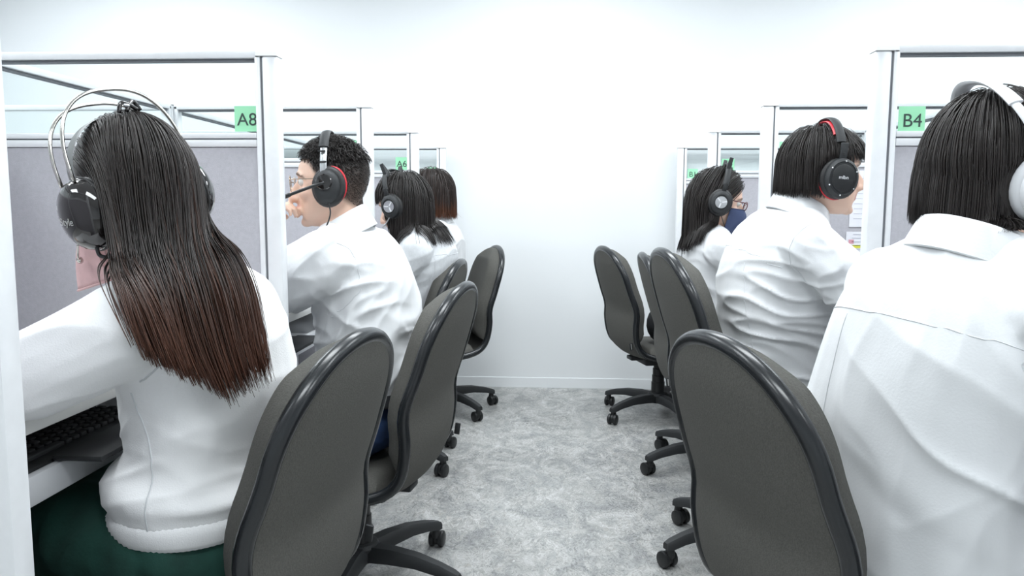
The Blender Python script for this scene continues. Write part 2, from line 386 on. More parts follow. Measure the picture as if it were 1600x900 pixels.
# ------------------------------------------------------------------ desks
def desk(xa, xb, ya, yb, label, tray_label=None):
    """xa: aisle-side edge, xb: spine side"""
    s = 1 if xb > xa else -1; mx_, my = (xa + xb) / 2, (ya + yb) / 2; w = yb - ya; d = abs(xb - xa)
    t = empty('desk', (mx_, my, 0), 0, label, 'desk')
    xe = (xa - mx_)
    MB().box((0, 0, .7275), (d, w, .028), .004).build('desktop', M['desk'], t)
    for sg in (-1, 1): MB().box((s * .04, sg * (w / 2 - .03), .357), (d - .12, .022, .712), .003).build('side_panel', M['tray'], t)
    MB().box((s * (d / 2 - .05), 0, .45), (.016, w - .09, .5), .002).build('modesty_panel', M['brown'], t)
    return t
def keyboard_tray(xa, ya, yb, s, label):
    t = empty('keyboard_tray', (xa + s * .15, (ya + yb) / 2, 0), 0, label, 'keyboard tray')
    w = yb - ya
    MB().box((0, 0, .624), (.30, w, .016), .002).build('tray_board', M['tray'], t)
    MB().box((-s * .155, 0, .622), (.018, w, .05), .007).build('front_lip', M['tray'], t)
    for sg in (-1, 1): MB().box((0, sg * (w / 2 + .006), .672), (.28, .010, .082), .002).build('runner', M['steel'], t)
    return t
DA, DB = -0.785, 0.84
for i in range(4):
    n = 'A8 A7 A6 A5'.split()[i]
    desk(DA, AX1 + .02, AY[i] + .022, AY[i + 1] - .022, 'white laminate desk in the booth below the %s tag' % n)
    keyboard_tray(-.805, AY[i] + .09, AY[i + 1] - .09, -1, 'pale pull-out keyboard tray under the desk of the %s booth' % n)
    n = 'B4 B3 B2 B1'.split()[i]
    desk(DB, BX1 - .02, BY[i] + .022, BY[i + 1] - .022, 'white laminate desk in the booth below the %s tag' % n)

def keyboard(x, y, z, rz, label):
    t = empty('keyboard', (x, y, z), rz, label, 'keyboard')
    b_ = MB(); b_.box((0, 0, .010), (.17, .44, .020), .006); b_.build('case', M['blackp'], t)
    b_ = MB(); b_.box((.127, .055, .020), (.084, .30, .010), .004); b_.build('palm_rest', M['blackm'], t)
    kk = [0]
    me = MB().box((0, 0, 0), (.0155, .0155, .008), .002).mesh('key'); me.materials.append(M['blackm'])
    for r_ in range(6):
        for c in range(20):
            if r_ == 5 and 4 <= c <= 8: continue
            o = link(bpy.data.objects.new('key', me), t); o.location = (-.058 + r_ * .0215 + (.004 if r_ else 0), -.2 + c * .021, .023)
    sp = MB().box((-.058 + 5 * .0215 + .004, -.2 + 6 * .021, .023), (.0155, .10, .008), .002).build('space_bar', M['blackm'], t)
keyboard(-.89, 1.25, .6325, R(0), 'black keyboard with a palm rest on the tray of the A8 booth')
keyboard(-.89, 2.13, .6325, R(0), 'black keyboard on the tray of the A7 booth, in front of the man')
cb = MB().tube(crspline([(-.90, 1.0, .650), (-.83, 1.0, .645), (-.787, 1.0, .63), (-.780, .995, .59), (-.79, .985, .53), (-.83, .98, .42), (-.92, .97, .2), (-1.0, .96, .02)], 6), .0028, 8)
tag(cb.build('keyboard_cable', M['blackm']), 'thin black cable hanging over the keyboard tray of the A8 booth', 'cable')

# ------------------------------------------------------------------ office chairs
def chair_profile():
    return crspline([(.235, .352), (.215, .332), (.10, .318), (-.06, .314), (-.141, .3247), (-.188, .353), (-.214, .405), (-.226, .48), (-.226, .55), (-.252, .632), (-.290, .765), (-.302, .848)], 5)
def width_at(q):
    if q > .80: return .2085 * max(0.0, 1 - ((q - .80) / .20) ** 2.4) ** .5
    return float(np.interp(q, [0, .05, .12, .25, .36, .44, .50, .56, .64, .72, .80], [.165, .205, .222, .222, .212, .202, .201, .207, .2165, .2175, .2085]))
def make_chair(label):
    t = empty('office_chair', (0, 0, 0), 0, label, 'chair', 'grey office chairs along the aisle')
    pr = chair_profile(); seg = [0]
    for a, b_ in zip(pr[:-1], pr[1:]): seg.append(seg[-1] + float(np.linalg.norm(b_ - a)))
    tot = seg[-1]; Q = np.concatenate([np.linspace(0, .86, 40), 1 - .14 * (np.linspace(1, 0, 17)[1:]) ** 1.9])
    def at_q(q):
        d = q * tot; x = np.interp(d, seg, [p[0] for p in pr]); z = np.interp(d, seg, [p[1] for p in pr])
        e = .01 * tot; x2 = np.interp(min(d + e, tot), seg, [p[0] for p in pr]); z2 = np.interp(min(d + e, tot), seg, [p[1] for p in pr])
        x1 = np.interp(max(d - e, 0), seg, [p[0] for p in pr]); z1 = np.interp(max(d - e, 0), seg, [p[1] for p in pr])
        tt = np.array([x2 - x1, z2 - z1]); tt /= np.linalg.norm(tt)
        return np.array([x, z]), np.array([-tt[1], tt[0]]) * -1      # normal to the sitter's side
    NV = 15
    def surf(q, v_, off):
        """point of the shell: v_ in -1..1 across, off>0 towards the sitter; the back curves round the sitter"""
        p, n = at_q(q); w = width_at(q); y = v_ * w
        cur = (.020 if q > .45 else .020 * max(0, (q - .2) / .25)) * (y / .2) ** 2
        o = off + cur
        return Vector((p[0] + n[0] * o, y, p[1] + n[1] * o))
    def sheet(q0, q1, f_out, f_in):
        qs = [q for q in Q if q0 <= q <= q1]; mb = MB()
        V_ = [-1 + 2 * j / (NV - 1) for j in range(NV)]
        k = 0; idx = {}
        for side, f in ((0, f_out), (1, f_in)):
            for i, q in enumerate(qs):
                for j, v_ in enumerate(V_):
                    idx[(side, i, j)] = len(mb.v); mb.v.append(tuple(surf(q, v_ * .985, f(q, v_))))
        n_ = len(qs)
        for i in range(n_ - 1):
            for j in range(NV - 1):
                a = [(i, j), (i, j + 1), (i + 1, j + 1), (i + 1, j)]
                mb.f.append(tuple(idx[(0, *c)] for c in a)); mb.f.append(tuple(idx[(1, *c)] for c in reversed(a)))
        bd = [(i, 0) for i in range(n_)] + [(n_ - 1, j) for j in range(1, NV)] + [(i, NV - 1) for i in range(n_ - 2, -1, -1)] + [(0, j) for j in range(NV - 2, 0, -1)]
        for a, c in zip(bd, bd[1:] + bd[:1]): mb.f.append((idx[(0, *a)], idx[(0, *c)], idx[(1, *c)], idx[(1, *a)]))
        return mb
    def edge(v_): return max(0.0, 1 - abs(v_) ** 6)
    # outer cover (cloth on the rear of the back and under the seat)
    sheet(0, 1, lambda q, v_: -.012 - .004 * edge(v_), lambda q, v_: 0.004).build('outer_cover', M['chair_cloth'], t, angle=60)
    def pad(q0, q1, th):
        def f(q, v_):
            s_ = min(1, max(0, (q - q0) / .05)) * min(1, max(0, (q1 - q) / .06))
            return .006 + th * (edge(v_) ** .5) * (s_ ** .5 if s_ > 0 else 0) + .004
        return f
    sheet(.495, .999, lambda q, v_: 0.005, pad(.495, .999, .058)).build('back_cushion', M['chair_cloth'], t, angle=60)
    sheet(.0, .40, lambda q, v_: 0.005, pad(-.01, .42, .050)).build('seat_cushion', M['chair_cloth'], t, angle=60)
    # rubber edging all the way round
    L_ = [surf(q, 1, -.004) for q in Q]; R_ = [surf(q, -1, -.004) for q in reversed(Q)]
    path = L_ + R_[1:]
    fr = [surf(0, v_, -.004) for v_ in (-.6, -.2, .2, .6)]
    path = [path[0]] + [p for a, p in zip(path, path[1:]) if (p - a).length > .0015] + fr
    MB().tube(path, .0150, 12, closed=True).build('edge_trim', M['trim'], t, angle=0)
    for sg in (-1,):
        p = surf(.475, sg * .80, -.02)
        b_ = MB(); b_.lathe([(.0, .0), (.008, 0), (.008, .004), (.005, .006), (0, .006)], 12, Matrix.Translation(p) @ Matrix.Rotation(R(-90), 4, 'Y')); b_.build('bolt', M['steel'], t)
    # mechanism, gas column, star base
    b_ = MB(); b_.box((.0, 0, .285), (.20, .15, .045), .012); b_.box((-.11, 0, .295), (.10, .07, .02), .006); b_.build('seat_plate', M['blackm'], t)
    b_ = MB(); b_.tube([(.03, -.06, .285), (.03, -.15, .283), (.03, -.19, .276)], [.005, .005, .006], 8); b_.box((.03, -.205, .274), (.022, .05, .012), .004); b_.build('lever', M['blackm'], t)
    b_ = MB(); b_.lathe([(.034, .105), (.034, .165), (.031, .167), (.031, .20), (.028, .202), (.028, .235), (.024, .237), (.024, .27)], 20); b_.build('gas_column', M['blackp'], t, angle=30)
    b_ = MB(); b_.lathe([(.046, .072), (.052, .08), (.052, .112), (.046, .122), (.036, .125)], 24); b_.build('hub', M['blackm'], t, angle=30)
    for k in range(5):
        a = 2 * math.pi * k / 5; c, s_ = math.cos(a), math.sin(a)
        rings = []
        for (r_, z, hw, hh) in ((.035, .096, .030, .020), (.10, .100, .027, .019), (.18, .098, .023, .016), (.25, .086, .019, .014), (.292, .074, .018, .013), (.308, .070, .013, .010)):
            ring = []
            for (dy, dz) in ((-1, -1), (-1, .3), (-.6, 1), (.6, 1), (1, .3), (1, -1)):
                ring.append(Vector((c * r_ - s_ * dy * hw, s_ * r_ + c * dy * hw, z + dz * hh)))
            rings.append(ring)
        lg = MB().rings(rings).build('leg', M['blackm'], t, angle=45)
        mt = Matrix.Translation((c * .292, s_ * .292, 0)) @ Matrix.Rotation(a + 1.1 + k * 1.9, 4, 'Z')
        cs = MB()
        for sg in (-1, 1):
            cs.lathe([(.0, -.009), (.019, -.009), (.0245, -.006), (.0255, 0), (.0245, .006), (.019, .009), (0, .009)], 18, mt @ Matrix.Translation((.012, sg * .0145, .0255)) @ Matrix.Rotation(R(90), 4, 'X'))
        cs.lathe([(.0, -.005), (.021, -.005), (.021, .005), (0, .005)], 16, mt @ Matrix.Translation((.012, 0, .028)) @ Matrix.Rotation(R(90), 4, 'X'))
        cs.lathe([(.013, .034), (.015, .045), (.012, .064)], 12, mt)
        cs.build('caster', M['blackp'], lg, angle=35)
    return t
LIFT = ('outer_cover', 'back_cushion', 'seat_cushion', 'edge_trim', 'bolt', 'seat_plate', 'lever')
proto = make_chair('x')
CH_ = [('A8', -.626, 1.306, 171, -.01, 20, 'nearest grey office chair on the left, behind the long-haired woman'),
       ('A7', -.539, 2.05, 172, .0, 25, 'grey office chair of the man in the red-trimmed headset'),
       ('A6', -.683, 3.085, 176, -.01, 8, 'grey office chair of the woman in the cat-ear headset, left row'),
       ('A5', -.59, 3.90, 200, .0, 46, 'grey office chair nearest the far wall in the left row'),
       ('B4', .543, 1.31, 18, .0, 0, 'nearest grey office chair on the right, behind the white-headset woman'),
       ('B3', .614, 2.303, 7, .08, 52, 'grey office chair of the bobbed woman in the red-banded headset'),
       ('B2', .654, 3.095, 1, .02, 57, 'grey office chair of the woman in the navy face mask'),
       ('B1', .53, 3.885, 15, .01, -15, 'empty grey office chair nearest the far wall in the right row')]
for k, (n, x, y, yaw, lift, star, lab) in enumerate(CH_):
    c = proto if k == 0 else copy_tree(proto)
    c.location = (x, y, 0); c.rotation_euler = (0, 0, R(yaw)); c['label'] = lab
    for ch in [q for q in bpy.data.objects if q.parent == c]:
        nm = ch.name.split('.')[0]
        if nm == 'bolt' and n[0] == 'A': bpy.data.objects.remove(ch); continue
        if nm in LIFT: ch.location.z = lift
        elif nm == 'gas_column': ch.scale.z = 1; ch.location.z = lift
        elif nm in ('leg', 'hub'): ch.rotation_euler.z = R(star)
    if n == 'A8':
        MB().box((-.226, -.206, .40), (.016, .006, .034), .001, Matrix.Rotation(R(-8), 3, 'Y')).build('fabric_tag', M['blackm'], c)
        MB().box((-.226, -.2095, .40), (.004, .001, .026), 0, Matrix.Rotation(R(-8), 3, 'Y')).build('tag_print', M['silver'], c, smooth=False)

# ------------------------------------------------------------------ people
HEADZ = [(.114, -.002, -.022, .004), (.108, .027, -.046, .025), (.094, .051, -.067, .045), (.072, .072, -.085, .061), (.046, .086, -.096, .0715),
         (.018, .091, -.0985, .076), (0, .0885, -.095, .0755), (-.028, .090, -.086, .0725), (-.052, .091, -.072, .0665), (-.078, .0895, -.050, .0575),
         (-.097, .086, -.026, .045), (-.110, .076, -.008, .030), (-.117, .060, .010, .014)]
def head_mb(mb, H, ears=True):
    rings = []
    n = 28
    for z, xf, xb, w in reversed(HEADZ):
        cx, rx = (xf + xb) / 2, (xf - xb) / 2; ring = []
        for j in range(n):
            a = 2 * math.pi * j / n; c, s_ = math.cos(a), math.sin(a)
            e = 1.0 if z > .06 else (.9 if z > -.06 else .95)
            ring.append(H @ Vector((cx + rx * math.copysign(abs(c) ** e, c), w * math.copysign(abs(s_) ** e, s_), z)))
        rings.append(ring)
    mb.rings(rings)
    T = lambda *p: H @ Vector(p)
    mb.tube([T(.080, 0, .016), T(.094, 0, -.004), T(.107, 0, -.026), T(.1125, 0, -.036), T(.098, 0, -.044)], [.007, .009, .0115, .0125, .009], 10)
    for sg in (-1, 1): mb.ball(T(.098, sg * .011, -.039), .009, 10, 7)
    mb.tube([T(.083, -.020, -.0625), T(.093, -.008, -.060), T(.0945, 0, -.0605), T(.093, .008, -.060), T(.083, .020, -.0625)], [.003, .0058, .006, .0058, .003], 8)
    mb.tube([T(.082, -.018, -.069), T(.091, -.007, -.0715), T(.092, 0, -.072), T(.091, .007, -.0715), T(.082, .018, -.069)], [.003, .006, .0066, .006, .003], 8)
    mb.ball(T(.078, 0, -.104), (.017, .018, .014), 12, 7)
    for sg in (-1, 1):
        mb.tube([T(.084, sg * .012, .022), T(.085, sg * .030, .026), T(.072, sg * .050, .020)], [.005, .007, .005], 8)
        mb.ball(T(.068, sg * .045, -.030), (.018, .020, .018), 12, 7)
        if ears:
            mb.tube([T(.006, sg * .073, -.026), T(-.004, sg * .079, -.022), T(-.020, sg * .086, -.004), T(-.024, sg * .089, .016), T(-.012, sg * .086, .028), T(.004, sg * .079, .024), T(.010, sg * .074, .008)], [.007, .0075, .0065, .006, .006, .0055, .005], 8)
            mb.tube([T(.004, sg * .070, -.014), T(-.010, sg * .078, .004), T(-.008, sg * .078, .018)], [.011, .011, .008], 8)
def head_post(me, H):
    """eye sockets, mouth and skin tones in head space"""
    Hi = np.array(H.inverted()); c = co_of(me); h = c @ Hi[:3, :3].T + Hi[:3, 3]
    d = np.zeros(len(c))
    for sg in (-1, 1):
        g = np.exp(-(((h[:, 0] - .088) / .030) ** 2 + ((h[:, 1] - sg * .032) / .015) ** 2 + ((h[:, 2] - .003) / .011) ** 2))
        d -= .009 * g
    c = c + np.outer(d, np.array(H)[:3, 0]); set_co(me, c)
    return h
SKIN = np.array((.80, .55, .43))
def paint(me, h, hairdark=None):
    n = len(h); col = np.tile(np.append(SKIN, 1.0), (n, 1))
    def mixin(w, rgb): col[:, :3] = col[:, :3] * (1 - w[:, None]) + np.array(rgb) * w[:, None]
    inh = (h[:, 2] > -.13) & (np.abs(h[:, 0]) < .13) & (np.abs(h[:, 1]) < .1)
    g = np.exp(-(((h[:, 0] - .092) / .02) ** 2 + (h[:, 1] / .019) ** 4 + ((h[:, 2] + .066) / .0095) ** 4)); mixin(g * inh * .8, (.56, .22, .20))
    for sg in (-1, 1):
        g = np.exp(-(((h[:, 2] - .026 + .25 * (np.abs(h[:, 1]) - .03) ** 2 / .01) / .0045) ** 4 + ((h[:, 1] - sg * .034) / .021) ** 6)) * (h[:, 0] > .05); mixin(g * inh * .85, (.03, .02, .018))
        g = np.exp(-(((h[:, 0] - .060) / .03) ** 2 + ((h[:, 1] - sg * .05) / .02) ** 2 + ((h[:, 2] + .03) / .02) ** 2)); mixin(g * inh * .3, (.75, .38, .30))
    if hairdark is not None:
        w = hairdark(h) * inh; mixin(w, (.022, .019, .018))
    at_ = me.color_attributes.new('col', 'FLOAT_COLOR', 'POINT'); at_.data.foreach_set('color', col.ravel())
def hand_mb(mb, Wp, d, nrm, side, curl=.5, sc=1.0):
    """Wp wrist, d towards the fingers, nrm out of the back of the hand; side=+1 left hand"""
    d = Vector(d).normalized(); nrm = Vector(nrm); nrm = (nrm - d * nrm.dot(d)).normalized(); l = nrm.cross(d) * side      # towards the thumb... index side
    P = lambda a, b_, c: Vector(Wp) + (d * a + l * b_ + nrm * c) * sc
    rr = []
    for (a, w, th) in ((-.02, .024, .017), (.0, .026, .016), (.03, .036, .0145), (.065, .041, .0135), (.088, .039, .012)):
        rr.append([P(a, w * math.cos(q), th * math.sin(q)) for q in [2 * math.pi * j / 12 for j in range(12)]])
    mb.rings(rr)
    for b_, ln, r_ in ((.030, .070, .0086), (.0105, .078, .0088), (-.0095, .073, .0084), (-.029, .057, .0075)):
        pts = [P(.072, b_ * .92, 0)]; ang = 0.06; pos = np.array([.086, 0.0])
        pts.append(P(pos[0], b_, 0))
        for q, (f, k_) in enumerate(((.45, .9), (.30, 1.1), (.25, .8))):
            ang += curl * k_; pos = pos + ln * f * np.array([math.cos(ang), -math.sin(ang)])
            pts.append(P(pos[0], b_ * (1 + .12 * (q + 1) * (1 - curl)), pos[1]))
        mb.tube(pts, [r_ * 1.1 * sc, r_ * 1.05 * sc, r_ * sc, r_ * .92 * sc, r_ * .72 * sc], 8)
    mb.tube([P(.012, .018, -.004), P(.035, .040, -.010), P(.060, .052 - .01 * curl, -.018 - .015 * curl), P(.085, .054 - .025 * curl, -.024 - .02 * curl)], [.014 * sc, .0125 * sc, .0105 * sc, .0078 * sc], 8)

def torso_rings(spine, yaw0, yaw1, sc=1.0, k=4, n=28):
    pts = [np.array(p[:3], float) for p in spine]; C_ = crspline(pts, k); rad = crspline([np.array((p[3], p[4], 0), float) for p in spine], k)
    m_ = len(C_); rings = []
    for i in range(m_):
        t = Vector(C_[min(i + 1, m_ - 1)] - C_[max(i - 1, 0)]).normalized(); t = (t * .75 + Vector((0, 0, .25))).normalized()
        y = yaw0 + (yaw1 - yaw0) * i / (m_ - 1); lat = Vector((-math.sin(y), math.cos(y), 0)); lat = (lat - t * lat.dot(t)).normalized(); fw = lat.cross(t)
        c = Vector(C_[i]); e = .85
        rings.append([c + fw * rad[i][0] * sc * math.copysign(abs(math.cos(a)) ** e, math.cos(a)) + lat * rad[i][1] * sc * math.copysign(abs(math.sin(a)) ** e, math.sin(a)) for a in [2 * math.pi * j / n for j in range(n)]])
    return rings
def rotmat(yaw, pitch, roll):
    return Matrix.Rotation(R(yaw), 4, 'Z') @ Matrix.Rotation(R(pitch), 4, 'Y') @ Matrix.Rotation(R(roll), 4, 'X')

def wrinkle(me, amp, folds, seed, soft=.004):
    c = co_of(me); nn = no_of(me); d = np.zeros(len(c)); off = Vector((seed * 3.1, seed * 1.7, -seed * 2.3))
    for i in range(len(c)):
        p = Vector(c[i]); s_ = noise.noise(p * 7 + off) * soft
        wp = p + Vector((noise.noise(p * 5 + off), noise.noise(p * 5 - off), noise.noise(p * 5 + off * 2))) * .05
        for (al, ac, fa, fl, am, cen, rad) in folds:
            w = 1.0
            if cen is not None:
                w = math.exp(-((p - cen).length / rad) ** 2)
                if w < .03: continue
            q = Vector((wp.dot(al) * fl, wp.dot(ac) * fa, wp.dot(al.cross(ac)) * fl)) + off
            r_ = 1 - abs(noise.noise(q)) * 2.0
            s_ += am * w * (max(0, r_) ** 2.2 - .32)
        d[i] = s_ * amp
    set_co(me, c + nn * d[:, None])

PEOPLE = {}
def person(P):
    hx, hy = P['root']; yaw = R(P['yaw'])
    t = empty('person', (hx, hy, 0), 0, P['label'], 'person')
    O = Vector((hx, hy, 0)); L = lambda p: Vector(p) - O          # world spec -> local (person axes kept parallel to the room)
    fw = Vector((math.cos(yaw), math.sin(yaw), 0)); lf = Vector((-math.sin(yaw), math.cos(yaw), 0))
    yaw1 = R(P.get('yaw_top', P['yaw']))
    spine = [(*L(p[:3]), p[3], p[4]) for p in P['spine']]
    H = Matrix.Translation(L(P['head'])) @ rotmat(*P['hrot'])
    HW = Matrix.Translation(P['head']) @ rotmat(*P['hrot'])
    nb = Vector(spine[-1][:3])
    vox = P.get('vox', .006)
    # ---- body: one continuous surface
    mb = MB(); mb.rings(torso_rings(spine, yaw, yaw1, .86))
    head_mb(mb, H, P.get('ears', True))
    mb.tube([nb - Vector((0, 0, .05)), nb + Vector((0, 0, .02)), H @ Vector((-.022, 0, -.075)), H @ Vector((-.018, 0, -.03))], [.062, .054, .053, .055], 16)
    pel = L((hx, hy, P['seat'] + .10))
    mb.ball(pel, (.12, .165, .105), 16, 9, Matrix.Rotation(yaw, 3, 'Z'))
    legs = []
    for sg in (1, -1):
        hip = pel + lf * sg * .085 + fw * .02 - Vector((0, 0, .015)); kn = pel + fw * (.40) + lf * sg * P.get('knee', .10); kn.z = P['seat'] + P.get('kneedz', .075)
        an = pel + fw * (.40 + P.get('foot', -.05)) + lf * sg * .11; an.z = .085
        toe = an + fw * .13 + Vector((0, 0, -.045)); legs.append((hip, kn, an, toe))
        mb.tube([hip, hip.lerp(kn, .5) + Vector((0, 0, .004)), kn], [.082, .070, .052], 14)
        mb.tube([kn - fw * .015 + Vector((0, 0, .0)), kn.lerp(an, .35), an], [.050, .048, .032], 12)
        mb.ball(kn, .052, 12, 7)
        mb.tube([an + Vector((0, 0, .0)), an - Vector((0, 0, .04)) + fw * .02, toe, toe + fw * .03], [.034, .038, .034, .022], 10)
    arms = []
    for key, sg in (('L', 1), ('R', -1)):
        A = P['arm' + key]; S, E_, W_ = L(A['s']), L(A['e']), L(A['w']); arms.append((A, S, E_, W_, sg))
        mb.tube([nb - Vector((0, 0, .02)), nb.lerp(S, .5) + Vector((0, 0, .004)), S], [.05, .05, .052], 12)
        mb.ball(S, .054, 12, 7)
        mb.tube([S, S.lerp(E_, .5), E_], [.050, .044, .036], 12); mb.ball(E_, .036, 10, 7)
        mb.tube([E_, E_.lerp(W_, .4), W_], [.037, .036, .024], 12)
        hd = Vector(A.get('hd', (W_ - E_))).normalized(); hand_mb(mb, W_ + hd * .01, hd, A.get('hn', (0, 0, 1)), sg, A.get('curl', .35), P.get('hsc', .95))
    me = remesh(mb, vox, 3, .5); h = head_post(me, H); paint(me, h, P.get('scalp'))
    me.materials.append(M['skin']); body = link(bpy.data.objects.new('body', me), t)
    for sg in (-1, 1):
        e = MB().ball(H @ Vector((.0735, sg * .032, .003)), .0125, 16, 11).build('eye', M['eye'], body)
        MB().ball(H @ Vector((.0835, sg * .032, .003)), (.0030, .0055, .0055), 12, 7, H.to_3x3()).build('iris', M['iris'], body)
    # ---- shirt
    smat = P.get('shirt', M['shirt'])
    mb = MB(); mb.rings(torso_rings(spine, yaw, yaw1, 1.0))
    for A, S, E_, W_, sg in arms:
        r_ = A.get('r', (.070, .062, .055, .050, .042))
        mb.tube([nb - Vector((0, 0, .03)), nb.lerp(S, .55) + Vector((0, 0, A.get('trap', .0))), S], [.058, .060, r_[0] * .95], 16)
        mb.ball(S, r_[0], 16, 9)
        mb.tube([S, S.lerp(E_, .5) + Vector(A.get('sag', (0, 0, -.004))), E_], [r_[0], r_[1], r_[2]], 16); mb.ball(E_, r_[2], 14, 9)
        We = W_ + (W_ - E_).normalized() * .004
        mb.tube([E_, E_.lerp(We, .5), We], [r_[2], r_[3], r_[4]], 16)
    for ex in P.get('extra', []): mb.ball(L(ex[0]), ex[1], 14, 9, Matrix.Rotation(yaw, 3, 'Z'))
    sm = remesh(mb, P.get('svox', .006), P.get('ssm', 8), .5)
    folds = []
    for (al, ac, fa, fl, am, cen, rad) in P['folds']:
        al = Vector(al).normalized(); ac = Vector(ac); ac = (ac - al * ac.dot(al)).normalized()
        folds.append((al, ac, fa, fl, am, None if cen is None else L(cen), rad))
    wrinkle(sm, P.get('crease', 1.0), folds, P['seed'], P.get('soft', .004))
    sm.materials.append(smat); shirt = link(bpy.data.objects.new(P.get('shirt_name', 'shirt'), sm), t)
    bv = bvh_of(sm)
    PEOPLE[P['key']] = dict(t=t, H=H, HW=HW, O=O, bvh=bv, shirt=shirt, body=body, nb=nb, yaw1=yaw1, L=L, smat=smat)
    # ---- collar
    if P.get('collar'):
        cc = P['collar']; Cp = L(cc['c']); Rm = rotmat(cc['yaw'], cc['pitch'], cc.get('roll', 0)).to_3x3(); rx, ry = cc['r']; hh = cc['h']
        mb = MB(); rings = []; n = 40; g = cc.get('gap', 24)
        for j in range(n + 1):
            a = R(g + (360 - 2 * g) * j / n); ca, sa = math.cos(a), math.sin(a)
            back = .5 - .5 * ca                      # 1 at the nape, 0 at the throat
            drop = -.018 * (1 - back); fl_ = .012 + .012 * (1 - back)
            prof = [(0, -hh * .5), (-.002, hh * .55), (.002, hh * .62), (.007, hh * .55), (fl_, -hh * .35), (fl_ + .003, -hh * .75), (fl_ - .001, -hh * .80), (.006, hh * .1), (.004, -hh * .5)]
            wob = noise.noise(Vector((ca * 2, sa * 2, P['seed']))) * .003
            rings.append([Cp + Rm @ Vector(((rx + dr + wob) * ca, (ry + dr + wob) * sa, z + drop)) for dr, z in prof])
        mb.rings(rings).build('collar', smat, shirt, angle=50)
    for sm_ in P.get('seams', []): seam(P['key'], *sm_)
    # ---- lower clothes
    tm = P.get('trousers', M['black_cloth']); mb = MB()
    mb.ball(pel, (.135, .185, .115), 18, 9, Matrix.Rotation(yaw, 3, 'Z'))
    mb.tube([pel, pel + Vector((0, 0, P.get('waist_up', .12)))], [.12, .11], 16)
    k_ = P.get('leg_r', 1.0)
    for hip, kn, an, toe in legs:
        mb.tube([hip, hip.lerp(kn, .5) + Vector((0, 0, .004)), kn], [.094 * k_, .084 * k_, .067 * k_], 16); mb.ball(kn, .066 * k_, 14, 9)
        mb.tube([kn, kn.lerp(an, .4), an + Vector((0, 0, .01))], [.065 * k_, .060 * k_, .052 * k_], 14)
    if P.get('skirt'):
        (h1, k1, a1, _), (h2, k2, a2, _) = legs
        for q in (.25, .5, .75): mb.tube([h1.lerp(h2, q), k1.lerp(k2, q)], [.09 * k_, .075 * k_], 12)
    tm_ = remesh(mb, .010, 6, .5); wrinkle(tm_, 1.0, [(lf, fw, 16, 5, .006, None, 1)], P['seed'] + 5, .003); tm_.materials.append(tm)
    link(bpy.data.objects.new(P.get('trousers_name', 'trousers'), tm_), t)
    for hip, kn, an, toe in legs:
        mb = MB(); z = lambda q, zz: Vector((q.x, q.y, zz))
        hl = an - fw * .035
        rings = []
        for f, w, hgt in ((-.03, .024, .05), (-.015, .034, .075), (.04, .036, .080), (.09, .040, .060), (.15, .043, .048), (.19, .036, .036), (.212, .018, .022)):
            c0 = z(hl + fw * f, 0); rings.append([c0 + lf * w * dy + Vector((0, 0, hgt * dz + .002)) for dy, dz in ((-1, 0), (-1.02, .35), (-.75, .85), (-.3, 1), (.3, 1), (.75, .85), (1.02, .35), (1, 0))])
        mb.rings(rings).build('shoe', M['shoe'], t, angle=60)
    return t
def seam(key, pts, r_=.0008, name='seam'):
    """stitched line: world points pushed on to the shirt surface"""
    D = PEOPLE[key]; out_ = []
    for p in crspline(pts, 10):
        q, n_, i_, d_ = D['bvh'].find_nearest(Vector(p) - D['O'])
        if q is not None: out_.append(q + n_ * .0003)
    MB().tube(out_, r_, 6).build(name, M['thread'], D['shirt'], angle=0)

